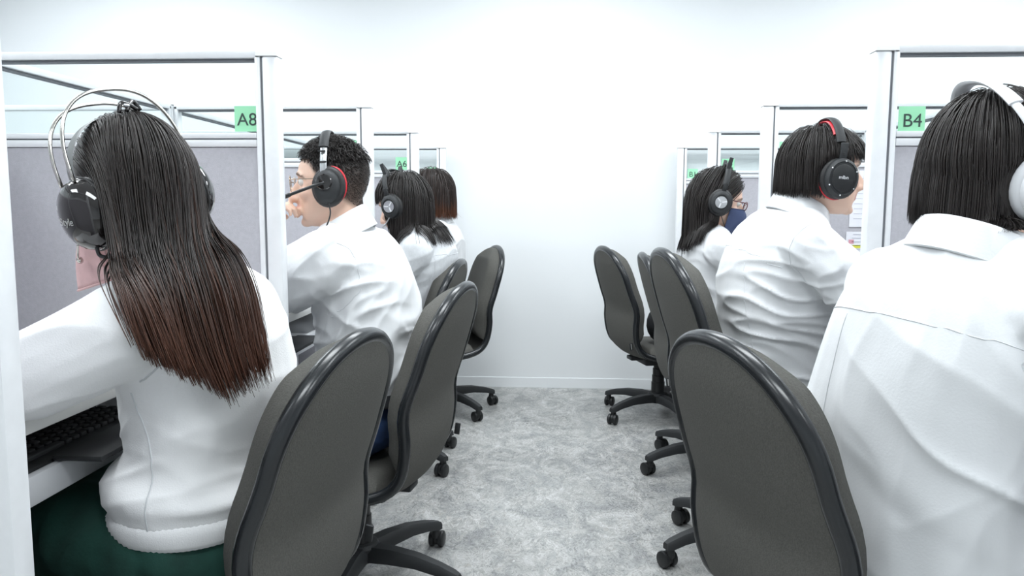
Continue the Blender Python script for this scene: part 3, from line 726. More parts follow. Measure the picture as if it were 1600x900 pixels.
# ------------------------------------------------------------------ hair
def grow(key, S):
    """strands rooted on the scalp that run over the skull, fall, and rest on the shoulders; one mesh"""
    D = PEOPLE[key]; H = D['H']; H3 = H.to_3x3(); Hi = H.inverted(); rng = random.Random(S.get('seed', 3))
    C0 = Vector(S.get('c', (-.006, 0, .010))); RR = Vector(S.get('r', (.104, .086, .109)))
    g = H3.inverted() @ Vector((0, 0, -1)); step = S.get('step', .014)
    n = S['n']; vs = []; fs = []; cols = []
    bvh = D['bvh'] if S.get('collide', True) else None
    ell = lambda p: math.sqrt(((p.x - C0.x) / RR.x) ** 2 + ((p.y - C0.y) / RR.y) ** 2 + ((p.z - C0.z) / RR.z) ** 2)
    made = 0; tries = 0
    while made < n and tries < n * 6:
        tries += 1
        ct = rng.uniform(S.get('zmin', -.35), 1); ph = rng.uniform(0, 2 * math.pi); st = math.sqrt(1 - ct * ct)
        d = Vector((st * math.cos(ph), st * math.sin(ph), ct)); p = C0 + Vector((d.x * RR.x, d.y * RR.y, d.z * RR.z))
        if not S['root'](p): continue
        th = 1 + S.get('thick', .12) * rng.random() ** S.get('thexp', 1.3); p = C0 + (p - C0) * (1 + (th - 1) * .5)
        root = p.copy(); pts = [p.copy()]; vel = S['flow'](p, root, g, rng).normalized(); ok = True
        cl = noise.noise(root * 28 + Vector((S.get('seed', 3), 0, 0))); ln = S['len'] * (1 + .10 * (rng.random() - .5) + .10 * cl)
        s_ = 0.0; nrm = d.copy()
        while s_ < ln:
            e = ell(p)
            fl = S['flow'](p, root, g, rng).normalized() if e < th * 1.03 else (S['fall'](p, root).normalized() if 'fall' in S else g * 1.0)
            fl = fl + Vector((noise.noise(p * 14 + Vector((cl * 4, 0, 5))), noise.noise(p * 14 + Vector((9, cl * 4, 0))), 0)) * S.get('wave', .14)
            if S.get('curl') and s_ > ln * .75:
                rad_ = Vector((p.x - C0.x, p.y, 0)); fl = fl - rad_.normalized() * S['curl'] * (s_ / ln - .75) * 4
            vel = (vel * .5 + fl * .5).normalized(); p = p + vel * step
            e = ell(p)
            if e < th: p = C0 + (p - C0) * (th / e)
            if S.get('hug') and e > th * 1.015 and p.z > -.02: p = C0 + (p - C0) * (th * 1.015 / e)
            if 'press' in S:
                px_, pz_, pr_, py_ = S['press']
                if (p.x - px_) ** 2 + (p.z - pz_) ** 2 < pr_ * pr_ and abs(p.y) > py_: p.y = math.copysign(py_, p.y)
            if e < th * 1.1: nrm = Vector(((p.x - C0.x) / RR.x ** 2, (p.y - C0.y) / RR.y ** 2, (p.z - C0.z) / RR.z ** 2)).normalized()
            if bvh is not None and p.z < -.06:
                pw = H @ p; q, n_, i_, dd = bvh.find_nearest(pw, .12)
                if q is not None:
                    sd = (pw - q).dot(n_); need = .004 + S.get('pile', .028) * (th - 1) / max(S.get('thick', .12), .01)
                    if sd < need:
                        pw = q + n_ * need; p = Hi @ pw
            if S.get('kill') and S['kill'](p): ok = False; break
            s_ += step; pts.append(p.copy())
            if S.get('cut') and S['cut'](p, H @ p + D['O'], rng): break
        if not ok or len(pts) < 3: continue
        for _ in range(S.get('smooth', 0)):
            pts = pts[:2] + [(pts[i - 1] + pts[i] * 2 + pts[i + 1]) * .25 for i in range(2, len(pts) - 1)] + pts[-1:]
            pts = [C0 + (q_ - C0) * (th / ell(q_)) if ell(q_) < th else q_ for q_ in pts]
        made += 1
        m_ = len(pts); k0 = len(vs); w = S['w'] * rng.uniform(.7, 1.3); shade = rng.uniform(.6, 1.35)
        for i, q in enumerate(pts):
            t_ = (pts[min(i + 1, m_ - 1)] - pts[max(i - 1, 0)]); t_.normalize(); o_ = (q - C0); o_ = (o_ - t_ * o_.dot(t_)).normalized(); sd = t_.cross(o_)
            f = i / (m_ - 1); wr = w * (1 - .75 * max(0, f - .7) / .3)
            for a, b_ in ((1, -.25), (-1, -.25), (0, .55)): vs.append(tuple(H @ (q + sd * wr * a + o_ * wr * b_)))
            c_ = S['color'](f, q, shade); cols += [(*c_, 1)] * 3
        for i in range(m_ - 1):
            a = k0 + i * 3
            for j in range(3): fs.append((a + j, a + (j + 1) % 3, a + 3 + (j + 1) % 3, a + 3 + j))
        fs.append((k0, k0 + 2, k0 + 1)); e_ = k0 + (m_ - 1) * 3; fs.append((e_, e_ + 1, e_ + 2))
    # close-fitting base so no scalp shows between the strands
    if S.get('base', True):
        k0 = len(vs); nu, nv = 36, 22; keep = {}
        for i in range(nv):
            for j in range(nu):
                a = math.pi * (.02 + .66 * i / (nv - 1)); b_ = 2 * math.pi * j / nu
                q = C0 + Vector((RR.x * math.sin(a) * math.cos(b_), RR.y * math.sin(a) * math.sin(b_), RR.z * math.cos(a))) * S.get('basek', 1.025)
                keep[(i, j)] = S['root'](q) or S.get('basefn', lambda q: False)(q); vs.append(tuple(H @ q)); cols.append((*S['color'](0, q, .7), 1))
        for i in range(nv - 1):
            for j in range(nu):
                cs = [(i, j), (i + 1, j), (i + 1, (j + 1) % nu), (i, (j + 1) % nu)]
                if all(keep[c] for c in cs): fs.append(tuple(k0 + a * nu + b_ for a, b_ in cs))
        fs.append(tuple(k0 + j for j in range(nu)))
    me = bpy.data.meshes.new('hair'); me.from_pydata(vs, [], fs); me.polygons.foreach_set('use_smooth', [True] * len(me.polygons))
    at_ = me.color_attributes.new('col', 'FLOAT_COLOR', 'POINT'); at_.data.foreach_set('color', np.array(cols).ravel())
    me.materials.append(M['hair']); o = link(bpy.data.objects.new('hair', me), D['t'])
    return o

# fold sets: (along, across, frequency across, frequency along, depth, centre, reach)
def F(al, ac, fa, fl, am, cen=None, rad=1): return (al, ac, fa, fl, am, cen, rad)
person(dict(key='A8', seed=1, label='woman in a white knit cardigan and long brown-tipped dark hair, seated nearest on the left', root=(-.60, 1.30), yaw=163, yaw_top=159, seat=.385, vox=.0055, svox=.005, ssm=8, soft=.003,
    spine=[(-.612, 1.292, .525, .122, .160), (-.612, 1.292, .553, .130, .168), (-.612, 1.292, .582, .139, .177), (-.608, 1.290, .605, .136, .174), (-.600, 1.285, .645, .110, .150), (-.595, 1.283, .70, .115, .152), (-.592, 1.28, .76, .117, .156), (-.600, 1.266, .85, .112, .150), (-.606, 1.256, .915, .096, .132), (-.612, 1.252, .965, .060, .064)],
    head=(-.692, 1.25, 1.085), hrot=(154, 14, -12), ears=False,
    armL=dict(s=(-.660, 1.125, .864), sag=(0, 0, -.022), e=(-.905, 1.035, .790), w=(-1.06, 1.20, .785), r=(.074, .066, .060, .052, .042), hn=(0, 0, 1)),
    armR=dict(s=(-.592, 1.372, .875), e=(-.75, 1.56, .785), w=(-.96, 1.50, .785), r=(.066, .064, .056, .050, .042)),
    shirt=M['knit'], shirt_name='cardigan', trousers=M['green_cloth'], trousers_name='skirt', skirt=True, leg_r=1.12, kneedz=.09,
    folds=[F((-1, -.3, -.3), (0, 0, 1), 22, 4, .007, (-.72, 1.08, .88), .13), F((1, -.5, .4), (0, 0, 1), 17, 4, .006, (-.66, 1.2, .64), .14), F((1, .3, .1), (0, 0, 1), 15, 4, .0045, (-.60, 1.25, .54), .12), F((1, -.7, -.4), (0, 0, 1), 13, 3, .003)]))
person(dict(key='A7', seed=2, label='man with short black hair and glasses in a white shirt, hand at his chin', root=(-.535, 2.07), yaw=176, yaw_top=180, seat=.385, vox=.0045, svox=.0055, hsc=1.0,
    spine=[(-.515, 2.08, .570, .140, .178), (-.505, 2.08, .62, .148, .184), (-.505, 2.08, .74, .138, .188), (-.528, 2.072, .86, .132, .192), (-.560, 2.066, .95, .106, .165), (-.578, 2.062, 1.000, .062, .066)],
    head=(-.602, 2.065, 1.124), hrot=(189, 4, 0),
    armL=dict(s=(-.580, 1.905, .918), e=(-.835, 1.90, .800), w=(-.800, 1.985, .985), r=(.080, .074, .068, .058, .046), hd=(.55, .10, .62), hn=(-.75, -.25, .6), curl=.75),
    armR=dict(s=(-.565, 2.235, .918), e=(-.82, 2.28, .79), w=(-1.0, 2.20, .785), r=(.080, .072, .064, .056, .046)),
    trousers=M['jeans'], trousers_name='jeans', shirt=M['shirt'], crease=1.5,
    collar=dict(c=(-.572, 2.062, 1.010), yaw=186, pitch=24, r=(.067, .065), h=.046),
    folds=[F((-1, 0, -.55), (0, 0, 1), 17, 5, .010, (-.60, 1.93, .84), .15), F((.5, 0, 1), (1, 0, 0), 17, 4, .007, (-.47, 2.0, .66), .2), F((1, .2, -.8), (0, 0, 1), 13, 4, .008, (-.50, 1.95, .70), .2), F((1, 0, .4), (0, 0, 1), 12, 4, .003)],
    scalp=lambda h: np.clip((h[:, 2] - np.interp(h[:, 0], [-.11, -.07, -.03, .0, .02, .05, .07, .085], [-.105, -.095, -.06, -.03, -.02, .04, .055, .062])) / .022, 0, 1) * np.interp(h[:, 2], [-.10, -.05, .0, .05], [.72, .86, .94, 1.0]),
    seams=[([(-.545, 1.87, .965), (-.51, 1.90, .93), (-.495, 1.91, .87), (-.52, 1.92, .80), (-.56, 1.93, .79)],)]))
person(dict(key='A6', seed=3, label='woman with shoulder-length dark hair and white linen shirt, in a cat-ear headset, left row', root=(-.645, 3.09), yaw=174, yaw_top=172, seat=.375,
    spine=[(-.635, 3.08, .48, .14, .175), (-.60, 3.075, .62, .125, .158), (-.535, 3.065, .77, .115, .160), (-.505, 3.055, .86, .108, .162), (-.525, 3.045, .93, .085, .135), (-.552, 3.035, .972, .056, .060)],
    head=(-.602, 3.03, 1.070), hrot=(164, 20, 0), ears=False,
    armL=dict(s=(-.535, 2.905, .885), e=(-.70, 2.87, .715), w=(-.92, 2.95, .775), r=(.066, .060, .055, .048, .040)), armR=dict(s=(-.525, 3.195, .885), e=(-.70, 3.22, .72), w=(-.92, 3.15, .775), r=(.066, .060, .055, .048, .040)),
    shirt=M['linen'], collar=dict(c=(-.555, 3.035, .980), yaw=176, pitch=20, r=(.062, .060), h=.042),
    folds=[F((-1, 0, -.8), (0, 0, 1), 15, 4, .007, (-.56, 2.93, .80), .15), F((1, .2, .5), (0, 0, 1), 13, 4, .004)],
    seams=[([(-.52, 2.89, .93), (-.48, 2.91, .89), (-.475, 2.93, .83), (-.50, 2.94, .79)],), ([(-.49, 2.92, .865), (-.43, 2.98, .87), (-.40, 3.05, .872), (-.42, 3.14, .87)],)]))
person(dict(key='A5', seed=4, label='woman with a brown-tipped bob in a white shirt, seated farthest back on the left', root=(-.60, 3.92), yaw=180, yaw_top=180, seat=.385,
    spine=[(-.60, 3.92, .49, .14, .17), (-.585, 3.91, .64, .12, .15), (-.575, 3.90, .78, .115, .160), (-.572, 3.88, .88, .110, .162), (-.582, 3.87, .945, .085, .138), (-.595, 3.86, .985, .056, .060)],
    head=(-.625, 3.85, 1.125), hrot=(185, 8, 0), ears=False,
    armL=dict(s=(-.58, 3.72, .90), e=(-.78, 3.68, .77), w=(-.98, 3.78, .785), r=(.066, .060, .055, .048, .040)), armR=dict(s=(-.57, 4.02, .90), e=(-.78, 4.05, .77), w=(-.98, 3.98, .785), r=(.066, .060, .055, .048, .040)),
    collar=dict(c=(-.595, 3.86, .993), yaw=182, pitch=16, r=(.062, .060), h=.040),
    folds=[F((-1, 0, -.8), (0, 0, 1), 15, 4, .007, (-.60, 3.75, .80), .15), F((1, .2, .5), (0, 0, 1), 13, 4, .004)]))
person(dict(key='B4', seed=5, label='woman with a black bob in a loose white shirt, nearest on the right', root=(.625, 1.29), yaw=22, yaw_top=26, seat=.385, vox=.0055, svox=.005, ssm=8, soft=.004,
    spine=[(.635, 1.285, .44, .188, .225), (.630, 1.275, .56, .182, .222), (.625, 1.26, .70, .168, .214), (.620, 1.235, .82, .150, .200), (.622, 1.22, .91, .126, .172), (.628, 1.21, .965, .098, .130), (.632, 1.205, 1.015, .068, .072)],
    head=(.672, 1.240, 1.116), hrot=(0, 6, 9),
    armR=dict(s=(.690, 1.075, .918), e=(.905, 1.0, .775), w=(1.10, 1.13, .785), r=(.082, .078, .072, .060, .046), trap=.0), armL=dict(s=(.575, 1.335, .918), e=(.80, 1.50, .785), w=(1.02, 1.45, .785), r=(.080, .074, .066, .056, .046)),
    trousers=M['black_cloth'],
    collar=dict(c=(.640, 1.207, 1.003), yaw=26, pitch=16, roll=6, r=(.078, .082), h=.038, gap=20),
    folds=[F((.15, .3, -1), (1, -.5, 0), 13, 2.2, .010, (.52, 1.2, .66), .26), F((1, -.6, -.9), (0, 0, 1), 11, 2.6, .012, (.66, 1.03, .72), .22), F((.4, -.4, 1), (1, -.5, 0), 9, 2.5, .005)],
    seams=[([(.47, 1.36, .885), (.475, 1.27, .895), (.52, 1.17, .890), (.58, 1.09, .878), (.64, 1.03, .865)],), ([(.66, 1.0, .99), (.625, 1.01, .93), (.615, 1.01, .87), (.65, .99, .82), (.70, .99, .80)],), ([(.465, 1.255, .89), (.445, 1.265, .78), (.435, 1.28, .66), (.43, 1.29, .52)],)]))
person(dict(key='B3', seed=6, label='woman with a black bob in a fitted white shirt and jeans, in a red-banded headset', root=(.665, 2.30), yaw=8, yaw_top=8, seat=.46, vox=.005, svox=.0055,
    spine=[(.665, 2.29, .555, .150, .178), (.655, 2.28, .64, .152, .182), (.645, 2.26, .77, .160, .192), (.640, 2.24, .88, .148, .192), (.655, 2.23, .98, .116, .160), (.688, 2.22, 1.052, .064, .066)],
    head=(.746, 2.215, 1.160), hrot=(1, 4, 0), knee=.12,
    armR=dict(s=(.668, 2.065, .955), e=(.835, 1.985, .790), w=(1.04, 2.08, .785), r=(.076, .072, .066, .056, .044)), armL=dict(s=(.675, 2.395, .975), e=(.87, 2.45, .79), w=(1.06, 2.38, .785), r=(.080, .072, .064, .056, .044)),
    trousers=M['jeans_light'], trousers_name='jeans', crease=1.25, collar=dict(c=(.690, 2.22, 1.062), yaw=8, pitch=22, r=(.072, .070), h=.046),
    folds=[F((1, -.3, -.12), (0, 0, 1), 20, 3.5, .011, (.60, 2.12, .70), .24), F((1, -.3, -.8), (0, 0, 1), 17, 4, .009, (.74, 2.03, .90), .15), F((1, .2, -.3), (0, 0, 1), 13, 4, .004)],
    seams=[([(.50, 2.36, .95), (.515, 2.22, .945), (.555, 2.12, .925), (.60, 2.06, .90)],), ([(.66, 2.0, 1.05), (.615, 2.02, .98), (.61, 2.03, .91), (.66, 2.03, .85), (.72, 2.03, .83)],), ([(.535, 2.15, .92), (.53, 2.13, .80), (.55, 2.13, .66), (.56, 2.14, .57)],)]))
person(dict(key='B2', seed=7, label='woman with long dark hair, glasses and a navy face mask in a white shirt', root=(.675, 3.10), yaw=3, yaw_top=0, seat=.40, vox=.005,
    spine=[(.675, 3.10, .49, .14, .17), (.66, 3.10, .64, .122, .152), (.635, 3.09, .78, .115, .160), (.615, 3.08, .87, .105, .160), (.612, 3.075, .93, .084, .135), (.615, 3.07, .972, .056, .060)],
    head=(.632, 3.07, 1.090), hrot=(-4, 15, 0), ears=False,
    armR=dict(s=(.625, 2.93, .895), e=(.79, 2.88, .745), w=(1.0, 2.98, .785), r=(.068, .062, .055, .048, .040)), armL=dict(s=(.625, 3.22, .895), e=(.80, 3.26, .755), w=(1.0, 3.18, .785), r=(.066, .060, .055, .048, .040)),
    collar=dict(c=(.618, 3.07, .980), yaw=0, pitch=18, r=(.062, .060), h=.042),
    folds=[F((1, 0, -.9), (0, 0, 1), 17, 4, .008, (.64, 2.96, .80), .16), F((1, .2, -.4), (0, 0, 1), 14, 4, .004)]))

# knit hem band of the cardigan
D = PEOPLE['A8']; mb = MB(); hem = torso_rings([(-.012, -.008, .513, .129, .166), (-.012, -.008, .528, .133, .171), (-.012, -.008, .548, .134, .172), (-.012, -.008, .562, .124, .162)], R(163), R(163), 1.0, 2, 180)
hem = [[p + (p - Vector((-.012, -.008, p.z))).normalized() * (.0007 if j % 2 else -.0007) for j, p in enumerate(r_)] for r_ in hem]
mb.rings(hem).build('ribbed_hem', M['knit'], D['shirt'], angle=0)
def pucker(key, pts, r_): seam(key, pts, r_)
seam('A8', [(-.60, 1.10, .965), (-.585, 1.12, .90), (-.595, 1.13, .83), (-.635, 1.13, .79)], .0016)
seam('A8', [(-.65, 1.15, .77), (-.635, 1.13, .70), (-.63, 1.12, .62), (-.635, 1.12, .53)], .0014)

dark = lambda f, q, s_: tuple(c * s_ for c in (.020, .016, .0145))
def tipped(c0, c1, p0, p1):
    def fn(f, q, s_):
        w = min(1, max(0, (f - p0) / (p1 - p0))); return tuple((a * (1 - w) + b_ * w) * s_ for a, b_ in zip(c0, c1))
    return fn
def scalp(p):
    if p.x > .045: return p.z > .066
    if p.x > .005: return p.z > .066 - (.045 - p.x) * 1.6
    return p.z > -.045
BK = Vector((-1, 0, 0))
# long hair swept back and gathered down the back
D8 = PEOPLE['A8']; H8i = D8['H'].to_3x3().inverted()
def guide8(pw, root):
    z = pw.z; u_ = max(-1, min(1, root.y / -.085 + (.35 if root.x > .02 else 0) * (1 if root.y < 0 else -1)))
    zz = [.70, .78, .86, .93, 1.0, 1.08]
    cx_ = float(np.interp(z, zz, [-.392, -.418, -.466, -.516, -.556, -.585])); cy_ = float(np.interp(z, zz, [1.15, 1.14, 1.13, 1.125, 1.132, 1.155])); hw = float(np.interp(z, zz, [.042, .058, .085, .100, .105, .10]))
    t_ = Vector((cx_ + .60 * hw * u_, cy_ + .62 * hw * u_, 0)); q = pw + D8['O']
    return Vector((t_.x - q.x, t_.y - q.y, 0))
def cut8(pw, rng):
    q = guide8(pw, Vector((-.05, 0, 0))); s_ = -(q.x * .88 + q.y * .47)
    return s_ < -.13 or pw.z < .785 + max(0, -s_) * 1.2 + max(0, s_) * .3 + rng.uniform(-.03, .02)
def flow_long(p, root, g, rng):
    pw = D8['H'] @ p; tg = H8i @ (guide8(pw, root) * 6 + Vector((0, 0, -1)))
    if pw.z > 1.06:
        f = min(1, max(0, (p.x + .05) / .06)); s_ = 1 if p.y > 0 else -1
        return g * (1 - .45 * f) + BK * (.95 * f + .15) + Vector((0, s_ * .25 * f, 0)) + tg * (.12 + .5 * min(1, max(0, (1.14 - pw.z) / .08)))
    return tg
grow('A8', dict(cut=lambda p, pw, rng: cut8(pw, rng), smooth=8, n=3200, len=.48, w=.0011, thick=.09, pile=.030, seed=11, root=scalp, flow=flow_long, fall=lambda p, root: H8i @ (guide8(D8['H'] @ p, root) * 5 + Vector((0, 0, -1))), step=.017, wave=.12, color=tipped((.019, .014, .0125), (.085, .032, .018), .50, 1.0), r=(.100, .081, .1085), press=(.006, -.022, .050, .084),
    kill=lambda p: p.x > .07 and p.z < .05))
def flow_bob(bang):
    CW = Vector((-.030, 0, .118))
    def fn(p, root, g, rng):
        s_ = 1 if root.y > 0 else -1
        if root.x > .035 and bang: return g * .8 + Vector((.55, s_ * .30, 0))
        o_ = p - CW; o_.z = 0; d_ = max(o_.length, .004)
        return g * 1.0 + o_ / d_ * .55 * max(0, 1 - d_ / .11) + BK * (.18 if root.x > .0 else .0)
    return fn
def bob(key, n, zend, seed, bang=True, w=.0014, color=dark, ln=.33, curl=.5, bz=.038, jit=.012, r=(.107, .089, .112), thick=.15, hcut=None, press=None):
    grow(key, dict(n=n, len=ln, w=w, thick=thick, pile=.012, seed=seed, root=scalp, flow=flow_bob(bang), step=.013, wave=.05, color=color, curl=curl, r=r, hug=True, **({'press': press} if press else {}),
        kill=(lambda p: p.x > .062 and p.z < .03 and abs(p.y) < .075),
        cut=lambda p, pw, rng: (p.x > .050 and p.z < bz + rng.uniform(-.006, .004)) or (pw.z < zend + rng.uniform(-jit, jit * .4) if hcut is None else pw.z < 1.026 or p.z < hcut - .55 * (min(p.x, .01) + .10) + rng.uniform(-jit, jit * .4))))
bob('B4', 4200, None, 21, jit=.010, w=.00095, r=(.095, .091, .110), thick=.08, curl=.9, hcut=-.076, press=(.016, -.016, .050, .094))
bob('B3', 2600, 1.100, 22, jit=.007, w=.0011, r=(.110, .092, .110), press=(.010, -.024, .058, .090))
bob('A5', 900, 1.015, 23, w=.0018, color=tipped((.030, .020, .017), (.15, .055, .025), .55, 1.0), curl=-1.2)
bob('A6', 1300, .930, 24, bang=False, w=.0017, ln=.36, curl=.0, jit=.02)
DR2 = PEOPLE['B2']['H'].to_3x3().inverted() @ Vector((-.42, -.05, -1))
def flow_b2(p, root, g, rng):
    s_ = 1 if root.y > 0 else -1; top = max(0, 1 - abs(p.y) / .06); f = min(1, max(0, (p.x - .0) / .06))
    return DR2.normalized() + BK * (.75 * f) + Vector((0, s_ * .7 * top, 0))
grow('B2', dict(n=1400, len=.36, w=.0016, thick=.16, pile=.022, seed=25, root=scalp, flow=flow_b2, step=.015, wave=.09, color=dark, kill=lambda p: p.x > .060 and p.z < .03,
    cut=lambda p, pw, rng: pw.z < max(.900, .905 + .75 * (pw.x - .50)) + rng.uniform(-.02, .012), press=(.002, -.012, .044, .088)))
# the man's short hair
def hairline(x): return float(np.interp(x, [-.11, -.07, -.03, .0, .02, .05, .07, .085], [-.095, -.08, -.045, -.02, .0, .050, .060, .064]))
def flow_short(p, root, g, rng):
    C0 = Vector((-.006, 0, .01)); o_ = (root - C0).normalized()
    return o_ * .75 + Vector((.35 if root.z > .08 else -.25, 0, (-.5 if root.x < .02 else .35) if root.z < .07 else .05)) + Vector((rng.uniform(-.3, .3), rng.uniform(-.3, .3), rng.uniform(-.2, .2)))
def short_root(p): return p.z > hairline(p.x) + .0
def grow_short():
    grow('A7', dict(n=3200, len=.015, w=.0010, thick=.07, seed=32, root=lambda p: max(.052, hairline(p.x) + .006) + .006 * noise.noise(p * 60) < p.z, flow=flow_short, step=.005, wave=.1, color=dark,
        r=(.0975, .0768, .1050), c=(-.005, 0, .010), collide=False, zmin=-.75, basefn=lambda q: q.z > max(.055, hairline(q.x))))
    D = PEOPLE['A7']; H = D['H']; Hi = H.inverted(); bv = bvh_of(D['body'].data); rng = random.Random(9); vs = []; fs = []; made = 0
    while made < 6500:
        ct = rng.uniform(-.9, .7); ph = rng.uniform(0, 2 * math.pi); st = math.sqrt(1 - ct * ct)
        q = Vector((-.005 + .0975 * st * math.cos(ph), .077 * st * math.sin(ph), .010 + .105 * ct))
        if not hairline(q.x) < q.z < .085: continue
        w_, n_, i_, d_ = bv.find_nearest(H @ q)
        d = (n_ * .55 + H.to_3x3() @ Vector((-.35, 0, -.75)) + Vector((rng.uniform(-.25, .25), rng.uniform(-.25, .25), 0))).normalized(); made += 1
        ln = .004 + .006 * min(1, max(0, (q.z + .03) / .09)); sd = d.cross(n_).normalized() * .0005; k = len(vs)
        vs += [tuple(w_ - n_ * .0005 + sd), tuple(w_ - n_ * .0005 - sd), tuple(w_ + n_ * .0006), tuple(w_ + d * ln)]; fs += [(k, k + 1, k + 3), (k + 1, k + 2, k + 3), (k + 2, k, k + 3)]
    me = bpy.data.meshes.new('stubble'); me.from_pydata(vs, [], fs)
    at_ = me.color_attributes.new('col', 'FLOAT_COLOR', 'POINT'); at_.data.foreach_set('color', np.tile((.020, .016, .0145, 1), (len(vs), 1)).ravel())
    me.materials.append(M['hair']); link(bpy.data.objects.new('side_hair', me), D['t'])
grow_short()

# ------------------------------------------------------------------ headsets (head space: x forward, y left, z up)
def worn(name, key, label, cat, group=None):
    t = empty(name, (0, 0, 0), 0, label, cat, group); t.matrix_world = PEOPLE[key]['HW']
    return t
def axis(sg, c, rx=1.0, rz=1.0, tilt=0.0, toe=0.0):
    m = Matrix(((rx, 0, 0, 0), (0, 0, sg, 0), (0, rz, 0, 0), (0, 0, 0, 1)))
    return Matrix.Translation(c) @ Matrix.Rotation(R(toe) * sg, 4, 'Z') @ Matrix.Rotation(R(tilt), 4, 'Y') @ m
def arc(yc, z0, zt, x0=0.0, xt=0.0, n=24, e=.82, a0=0, a1=180):
    out_ = []
    for i in range(n + 1):
        a = R(a0 + (a1 - a0) * i / n); c, s_ = math.cos(a), math.sin(a)
        out_.append(Vector((x0 + (xt - x0) * abs(s_), yc * math.copysign(abs(c) ** e, c), z0 + (zt - z0) * abs(s_) ** e)))
    return out_
def ring_pad(t, sg, c, rx, rz, m, name='ear_cushion', th=.011, tilt=0):
    pts = [Vector(c) + Matrix.Rotation(R(tilt), 3, 'Y') @ Vector((rx * math.cos(a), 0, rz * math.sin(a))) for a in [2 * math.pi * k / 28 for k in range(28)]]
    MB().tube(pts, th, 10, closed=True).build(name, m, t, angle=0)
def boom(t, pts, r_, m, tip=.006, name='microphone_boom'):
    b_ = MB(); P_ = crspline(pts, 6); b_.tube(P_, r_, 8); d = (Vector(P_[-1]) - Vector(P_[-2])).normalized()
    b_.tube([Vector(P_[-1]) - d * .006, Vector(P_[-1]), Vector(P_[-1]) + d * .014, Vector(P_[-1]) + d * .018], [r_, tip, tip, tip * .5], 10)
    return b_.build(name, m, t, angle=0)
def print_on(t, txt, size, mt, m=None, name='lettering'):
    me = text_mesh(txt, size, .0003); me.materials.append(m or M['silver']); o = link(bpy.data.objects.new(name, me), t); o.matrix_local = mt; return o

# A8: glossy black egg cups on twin steel wires
t = worn('headset', 'A8', 'large glossy black headset with twin steel wire bands on the long-haired woman', 'headset')
for sg in (1, -1):
    c = (.006, sg * .088, -.022)
    MB().lathe([(0, .0), (1, .0), (1.04, .008), (1.02, .016), (.93, .027), (.76, .036), (.5, .042), (.25, .0445), (0, .045)], 36, axis(sg, c, .047, .056, 0, 0)).build('ear_cup', M['gloss'], t, angle=0)
    ring_pad(t, sg, (.006, sg * .083, -.022), .038, .046, M['cushion'], th=.013)
    MB().lathe([(.0, .006), (1.05, .006), (1.075, .0085), (1.05, .011), (0, .011)], 36, axis(sg, c, .047, .056)).build('cup_ring', M['cushion'], t, angle=0)
for x, zt, e in ((-.016, .163, .80), (.026, .152, .80)):
    P_ = arc(.112, .028, zt, x * .8, x, 32, e)
    MB().tube(P_, .0030, 10).build('wire_band', M['chrome'], t, angle=0)
P_ = arc(.100, .030, .122, .008, -.004, 24, .9)
MB().tube(P_, [.5 + .5 * math.sin(math.pi * i / 24) for i in range(25)] and [.008 + .004 * math.sin(math.pi * i / 24) for i in range(25)], 10, flat=(1, .12), up=(1, 0, 0)).build('head_strap', M['leather'], t, angle=60)
boom(t, [(.030, .118, -.060), (.052, .112, -.078), (.070, .100, -.082)], .0018, M['chrome'], .005)
boom(t, [(-.002, .112, -.072), (.004, .108, -.088), (-.010, .100, -.096)], .0030, M['blackm'], .0035, 'cable_stub')
print_on(t, 'Style', .016, axis(1, (.012, .1335, -.026)) @ Matrix.Rotation(R(180), 4, 'Y') @ Matrix.Rotation(R(-14), 4, 'Z') @ Matrix.Translation((0, 0, 0)))

# A7: black cups with red cushion rims, steel sliders and a boom microphone
t = worn('headset', 'A7', 'black headset with red cushion rim and boom microphone on the short-haired man', 'headset')
for sg in (1, -1):
    c = (.004, sg * .092, -.016)
    MB().lathe([(0, 0), (1, 0), (1.02, .006), (.94, .016), (.74, .022), (.5, .024), (0, .0245)], 32, axis(sg, c, .034, .044, -8)).build('ear_cup', M['blackm'], t, angle=0)
    ring_pad(t, sg, (.000, sg * .088, -.016), .031, .041, M['cushion'], th=.013, tilt=-8)
    ring_pad(t, sg, (-.006, sg * .086, -.014), .0365, .0475, M['red'], 'cushion_rim', th=.0042, tilt=-8)
    MB().lathe([(0, .020), (1, .020), (1, .029), (.9, .032), (.5, .0325), (0, .033)], 28, axis(sg, (.008, sg * .092, -.004), .0205, .0205)).build('pivot_cap', M['gloss'], t, angle=30)
    P_ = arc(.098, .012, .128, .010, .0, 40, .80)
    P_ = [p for p in P_ if p.y * sg > 0.0 and p.z < .098]
    MB().tube(P_, .0085, 10, flat=(1, .34), up=(1, 0, 0)).build('slider', M['steel'], t, angle=60)
    for z in (.048, .075): MB().box((.009, sg * .0985, z), (.019, .008, .004), .001).build('slider_band', M['blackp'], t, smooth=False)
P_ = [p for p in arc(.100, .012, .132, .010, .0, 48, .80) if p.z > .084]
MB().tube(P_, .0125, 12, flat=(1, .38), up=(1, 0, 0)).build('headband', M['blackm'], t, angle=60)
boom(t, [(.006, .124, -.006), (.035, .122, -.013), (.075, .114, -.024), (.100, .104, -.031)], .0042, M['blackp'], .0058)
MB().tube(crspline([(.002, .108, -.058), (.000, .108, -.085), (.012, .108, -.115), (.030, .105, -.140)], 6), .0019, 8).build('cord', M['blackm'], t, angle=0)

